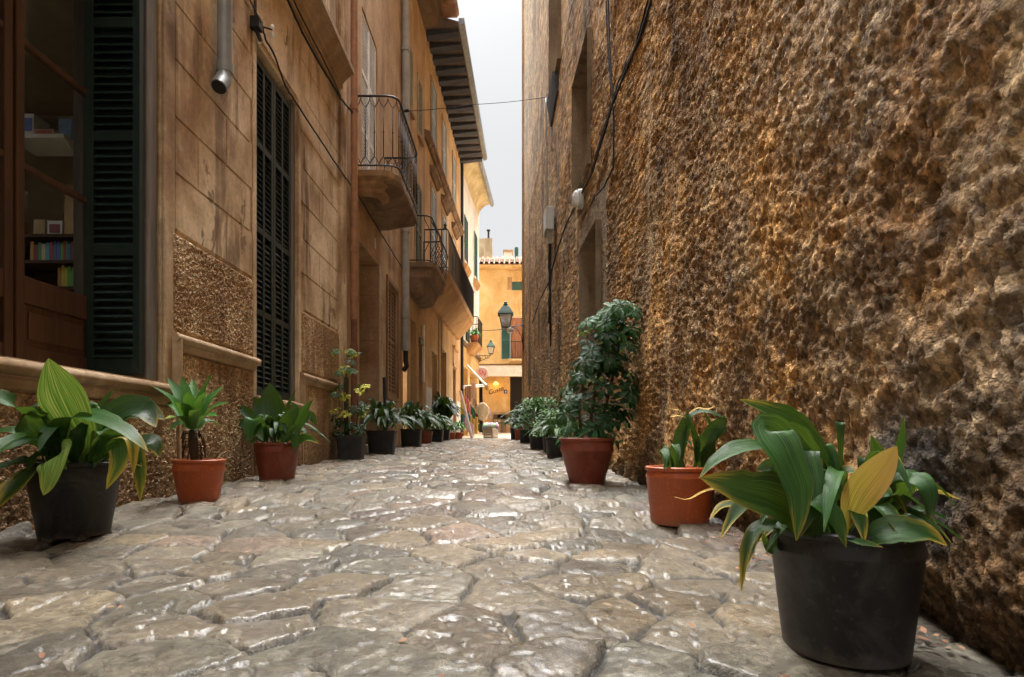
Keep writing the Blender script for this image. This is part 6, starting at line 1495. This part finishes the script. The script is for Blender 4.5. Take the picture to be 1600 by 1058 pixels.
# ---- R2: straggly plant
def R2():
    Y = 2.74; o, c = plant('straggly half-withered plant in a wide bright orange pot against the rough wall', Y, 1062, group=None)
    round_pot(o, c, .134, .160, .268, M['terra'], lip=.016, band=.20, seg=64)
    m = MB(); lf = [
        ([(1056, 745, Y), (1060, 700, Y), (1068, 665, Y), (1076, 640, Y)], 15, (-.5, -1, .2), (.42, .02, 0)), ([(1062, 745, Y), (1070, 690, Y), (1080, 650, 2.7), (1112, 645, 2.66), (1160, 672, 2.6)], 9, (0, -.5, 1), (.45, .1, 0)),
        ([(1085, 745, 2.7), (1088, 700, 2.68), (1080, 665, 2.66), (1074, 648, 2.66)], 11, (.5, -1, .2), (.36, .05, 0)), ([(1095, 745, 2.72), (1102, 700, 2.7), (1118, 672, 2.66), (1145, 662, 2.62), (1180, 688, 2.58)], 20, (-.4, -1, .3), (.40, .08, 0)),
        ([(1095, 748, 2.72), (1100, 715, 2.7), (1104, 690, 2.66), (1122, 668, 2.64)], 26, (-.3, -1, .3), (.42, .05, 0)), ([(1044, 745, Y), (1040, 715, 2.7), (1036, 700, 2.68), (1042, 712, 2.62), (1037, 735, 2.6)], 10, (-.4, -1, .2), (.8, .0, 0)),
        ([(1052, 745, Y), (1052, 715, 2.7), (1054, 695, 2.68), (1060, 705, 2.64), (1061, 722, 2.62)], 9, (-.2, -1, .2), (.8, .05, 0)), ([(1062, 745, Y), (1066, 700, Y), (1074, 690, 2.7), (1082, 700, 2.66)], 6, (-.2, -.5, 1), (.85, .1, 0)),
        ([(1075, 745, Y), (1090, 720, 2.7), (1100, 700, 2.68), (1110, 705, 2.66)], 8, (-.2, -.5, 1), (.7, .1, 0)), ([(1090, 745, 2.74), (1105, 690, 2.8), (1112, 670, 2.82), (1098, 640, 2.82)], 8, (.2, -1, .2), (.35, .1, 0)),
        ([(1054, 745, Y), (1048, 725, 2.7), (1044, 712, 2.7), (1046, 700, 2.7)], 8, (-.4, -1, .2), (.4, .0, 0)), ([(1068, 745, Y), (1064, 730, 2.7), (1066, 715, 2.7)], 10, (0, -1, .2), (.3, .0, 0))]
    for i, (P, w, h, t) in enumerate(lf): leaf_px(m, P, w * 1.25, h, t, seed=i + 90, n=16, k=5, petiole=.1)
    m.build('foliage', M['leafA'], o, smooth=True, recalc=False)
    m = MB()
    for P in ([(1072, 650, Y), (1062, 642, 2.7), (1050, 640, 2.66), (1040, 636, 2.64)], [(1074, 648, Y), (1090, 638, 2.72), (1105, 640, 2.7), (1118, 634, 2.7)], [(1072, 652, Y), (1058, 650, 2.7), (1046, 652, 2.68)]): leaf_px(m, P, 6, (0, -.5, 1), (.6, .5, 0), petiole=.05, n=10, k=4)
    m.build('withered_tips', M['leafY'], o, smooth=True, recalc=False)
R2()

# balcony flower pot (stands on the little balcony)
bp_ = FD.p(21.35, .28, 4.055); o = thing('balcony_plant', 'small green plant in an orange pot on the little far balcony', 'potted plant', bp_)
round_pot(o, bp_, .12, .17, .27, M['terra'], seg=24); rng = random.Random(3); m = MB(); arching(m, bp_, bp_[2] + .2, 50, .34, .05, rng, tint=(.9, .1), up=.9); m.build('foliage', M['leafL'], o, smooth=True, recalc=False)

# small fallen leaves and grit
def litter():
    rng = random.Random(9); m = MB()
    for k in range(1500):
        if rng.random() < .6: y = rng.uniform(4.6, 7.6); x = -2.14 + abs(rng.gauss(0, .22))
        elif rng.random() < .5: y = rng.uniform(1.2, 3.2); x = .95 - abs(rng.gauss(0, .09))
        else: y = rng.uniform(1.0, 8); x = rng.uniform(-1.9, .9)
        z = gzf(y) + .016 + rng.uniform(0, .008); s = rng.uniform(.005, .016); a = rng.uniform(0, 6.3); u = Vector((math.cos(a), math.sin(a), rng.uniform(-.3, .3))) * s; v = Vector((-math.sin(a), math.cos(a), rng.uniform(-.3, .3))) * s * .5; p = Vector((x, y, z)); m.cur = (rng.random(), 0, 0)
        m.poly([p - u, p - v, p + u, p + v]); 
    t = NT('dead_leaf'); ti = t.n('ShaderNodeSeparateColor'); t.t.links.new(t.attr('tint'), ti.inputs[0])
    m.build('fallen_leaves', t.fin(t.ramp(ti.outputs[0], [(0, (.10, .05, .025)), (.5, (.26, .10, .045)), (1, (.32, .22, .12))]), .8), kind='stuff', recalc=False)
litter()

# ================================================================== THE MARKET CORNER
def cloth(m, A, B, H, n=12, k=10, amp=.03, seed=0, th=.006, taper=0):
    """hanging cloth between top points A and B, drop vector H, folded"""
    A, B, H = Vector(A), Vector(B), Vector(H); rng = random.Random(seed); ph = rng.uniform(0, 6); nrm = (B - A).cross(H).normalized(); rows = []
    for i in range(n + 1):
        t = i / n
        for j in range(k + 1):
            s = j / k; c_ = (s - .5) * (1 - taper * t) + .5
            rows.append(A.lerp(B, c_) + H * (t * (1 + .05 * math.sin(ph + s * 9))) + nrm * amp * math.sin(ph + s * 14 + t * 1.5) * (.3 + t))
    m.grid(rows, n + 1, k + 1)
def m_cloth(name, c, stripe=None):
    t = NT(name); col = c
    if stripe:
        uv = t.n('ShaderNodeSeparateXYZ'); t.t.links.new(t.tc.outputs['UV'], uv.inputs[0]); s = t.math('FRACT', t.math('MULTIPLY', uv.outputs[0], stripe[1])); col = t.ramp(s, [(0, c), (.5, stripe[0])], 'CONSTANT')
    return t.fin(col, .85, t.bump(t.noise(60), .3, .004))
Ym = 18.3; zf = gzf(Ym)
def hanging(name, label, cat, pix, mat, Y=Ym, seed=0, amp=.03, group=None, taper=0):
    (x0, y0), (x1, y1), (dx, dy) = pix; A = pt(x0, y0, Y); B = pt(x1, y1, Y); s = Y / 900
    m = MB(); cloth(m, A, B, (dx * s, .02, -dy * s), seed=seed, amp=amp, taper=taper); o = m.build(name, mat, smooth=True, recalc=False)
    sm = o.modifiers.new('thick', 'SOLIDIFY'); sm.thickness = .006; tag(o, label, cat, group); return o
hanging('hanging_towel', 'yellow towel hanging lowest on the left of the market display', 'towel', ((719, 627), (729, 632), (1, 19)), m_cloth('yellow_cloth', (.80, .58, .02)), 18.0, 1)
hanging('hanging_towel', 'red and pink striped towel sloping down in the market display', 'towel', ((726, 617), (734, 628), (1, 22)), m_cloth('red_cloth', (.70, .08, .09), ((.8, .35, .35), 5)), 18.2, 2)
hanging('hanging_towel', 'green towel beside the red striped one in the market display', 'towel', ((734, 630), (743, 642), (-1, 14)), m_cloth('green_cloth', (.03, .20, .12)), 18.4, 3)
hanging('hanging_towel', 'blue towel under the yellow one in the market display', 'towel', ((722, 640), (735, 640), (0, 26)), m_cloth('blue_cloth', (.05, .22, .40), ((.03, .35, .32), 4)), 18.5, 4)
hanging('hanging_towel', 'orange towel low behind the leaning white pole', 'towel', ((733, 648), (747, 652), (0, 26)), m_cloth('orange_cloth', (.78, .38, .06), ((.75, .6, .2), 3)), 18.6, 5)
hanging('hanging_towel', 'pink patterned towel at the foot of the leaning pole', 'towel', ((726, 652), (740, 664), (0, 18)), m_cloth('pink_cloth', (.75, .30, .35), ((.8, .7, .65), 6)), 18.15, 6)
hanging('hanging_towel', 'brown fringed scarf hanging from the upper rail of the market display', 'scarf', ((727, 603), (736, 603), (0, 24)), m_cloth('brown_cloth', (.30, .12, .06), ((.6, .4, .25), 3)), 18.9, 7)
hanging('summer_dress', 'pale beige dress hanging from the upper rail by the white house', 'dress', ((737, 597), (743, 597), (-1, 28)), m_cloth('beige_cloth', (.62, .45, .33)), 19.2, 8, taper=-.6)
hanging('summer_dress', 'white and brown dress hanging lower than the beige one', 'dress', ((738, 622), (744, 624), (2, 16)), m_cloth('cream_brown', (.66, .55, .45), ((.3, .15, .1), 3)), 19.0, 9, taper=-.5)
hanging('hanging_bag', 'dark red bag hanging below the sweater', 'bag', ((742, 645), (749, 646), (0, 16)), m_cloth('wine_cloth', (.22, .03, .04)), 18.9, 10)
hanging('hanging_bag', 'dark green bag hanging beside the wooden crate', 'bag', ((745, 662), (752, 663), (0, 11)), m_cloth('moss_cloth', (.05, .10, .04)), 18.8, 11)
def pole(name, pts, r, mat, label, cat):
    m = MB(); m.tube(pts, r, 8); return tag(m.build(name, mat, smooth='auto'), label, cat)
pole('leaning_pole', [pt(719, 611, 17.9), pt(738, 686, 17.9)], .045, m_cloth('white_cloth', (.75, .62, .58), ((.75, .4, .4), 2)), 'rolled white and pink umbrella leaning among the towels', 'umbrella')
pole('clothes_rail', [pt(724, 603.5, 18.4), pt(756, 601, 21.5)], .022, M['white'], 'thin white rail holding dresses beside the white house', 'rail')
pole('clothes_rail', [pt(724, 606.5, 18.9), pt(757, 603.5, 22)], .018, M['white'], 'second thin rail just under the white one', 'rail')
def awning():
    o = thing('folding_awning', 'rolled cream awning arm sloping out of the white house over the clothes', 'awning', tuple(pt(731, 572, 19.6)))
    m = MB(); a, b = pt(730, 571, 20.2), pt(760, 603, 18.6); m.tube([a, a.lerp(b, .9), b], [.03, .045, .06], 10); m.build('awning_arm', M['canvas'], o, smooth='auto')
    m = MB(); cloth(m, pt(757, 601, 18.6), pt(763, 603, 18.6), (.01, 0, -.16), 6, 6, .015); m.build('valance', m_cloth('ochre_valance', (.72, .45, .12)), o, smooth=True, recalc=False)
awning()
def sweater():
    Y = 18.7; o = thing('sweater', 'cream knitted sweater hanging on a stand above the crates', 'sweater', tuple(pt(754, 655, Y)))
    m = MB(); n = 26; out = [(744, 637), (748, 631), (752, 629), (756, 629), (760, 631), (764, 637), (765, 645), (761.5, 648), (761, 655), (756, 658), (751, 657), (748, 655), (747, 648), (743.5, 645)]
    F_ = [pt(x, y, Y - .08) for x, y in out]; B_ = [pt(x, y, Y + .08) for x, y in out]; c = pt(754, 643, Y)
    k = len(out); b = len(m.v)
    for p in F_: m.vert(p.lerp(c, .18) + Vector((0, -.05, 0)))
    for p in F_: m.vert(p.lerp(pt(*out[0], Y), 0))
    for p in B_: m.vert(p)
    for p in B_: m.vert(p.lerp(c, .18) + Vector((0, .05, 0)))
    for r in range(3):
        for i in range(k): m.f.append([b + r * k + i, b + r * k + (i + 1) % k, b + (r + 1) * k + (i + 1) % k, b + (r + 1) * k + i])
    m.f.append([b + i for i in range(k)][::-1]); m.f.append([b + 3 * k + i for i in range(k)])
    t = NT('cream_knit'); m.build('knit', t.fin(t.ramp(t.noise(7, 4, t.pos((3, 3, 1))), [(.3, (.50, .38, .22)), (.6, (.72, .60, .42))]), .9, t.bump(t.noise(30, 3), .9, .02)), o, smooth=True)
    m = MB(); m.tube([pt(754, 680, Y), pt(754, 625, Y)], .012, 6); m.tube([pt(748, 633, Y), pt(754, 628, Y), pt(760, 633, Y)], .012, 6); m.build('stand', M['iron'], o)
    hanging('hanging_scarf', 'pale blue and pink scarf hung at the right side of the sweater', 'scarf', ((762, 634), (767, 640), (1, 15)), m_cloth('pastel_cloth', (.55, .60, .72), ((.78, .40, .40), 4)), 18.75, 12)
sweater()
def crates():
    for (x0, x1, y0, y1, Y, lab, mat) in ((755, 769.5, 664, 686, 17.9, 'pale slatted wooden crate standing on end in front', M['canvas']), (768, 778, 664, 684, 18.5, 'white slatted crate behind the wooden one', M['white'])):
        a, b = pt(x0, y1, Y), pt(x1, y0, Y); z0 = gzf(Y) + .005; z1 = b.z
        o = thing('wooden_crate', lab, 'crate', ((a.x + b.x) / 2, Y, z0)); h = (z1 - z0) / 5
        t = m_wood('crate_wood', (.50, .38, .26), .8, 0) if x0 == 755 else M['white']
        for k in range(5):
            m = MB(); m.box(a.x, b.x, Y, Y + .012, z0 + k * h + .006, z0 + (k + 1) * h - .006); m.box(a.x, b.x, Y + .3, Y + .312, z0 + k * h + .006, z0 + (k + 1) * h - .006)
            for xx in (a.x, b.x - .012): m.box(xx, xx + .012, Y + .013, Y + .299, z0 + k * h + .006, z0 + (k + 1) * h - .006)
            m.build('slat', t, o)
        m = MB()
        for xx in (a.x + .013, b.x - .04):
            for yy in (Y + .013, Y + .27): m.box(xx, xx + .027, yy, yy + .027, z0, z1)
        m.build('corner_post', t, o)
        m = MB(); m.box(a.x + .013, b.x - .013, Y + .013, Y + .298, z1 - .03, z1 - .015); m.build('shelf', t, o)
    m = MB(); rng = random.Random(2); a, b = pt(754, 664, 17.9), pt(779, 660, 17.9); nx, ny = 22, 10; rows = []
    for i in range(nx):
        for j in range(ny):
            s, q = i / (nx - 1), j / (ny - 1); e = max(0, abs(q - .5) - .36) * 2 + max(0, abs(s - .5) - .42) * 1.5
            rows.append(Vector((a.x + (b.x - a.x) * s, 17.85 + .5 * q, a.z + .05 + .03 * math.sin(s * 19) * math.cos(q * 7) - e * .55)))
    m.grid(rows, nx, ny); t = NT('patchwork_cloth'); v = t.voro(9, t.pos((1, 1, .5)), out='Color')
    hs = t.n('ShaderNodeHueSaturation'); t.t.links.new(v, hs.inputs['Color']); hs.inputs['Saturation'].default_value = .9; 
    o = m.build('patchwork_throw', t.fin(t.mix(.45, hs.outputs[0], (.68, .50, .32)), .9), smooth=True, recalc=False); tag(o, 'colourful patchwork throw spread over the tops of the crates', 'throw'); o.modifiers.new('t', 'SOLIDIFY').thickness = .01
crates()
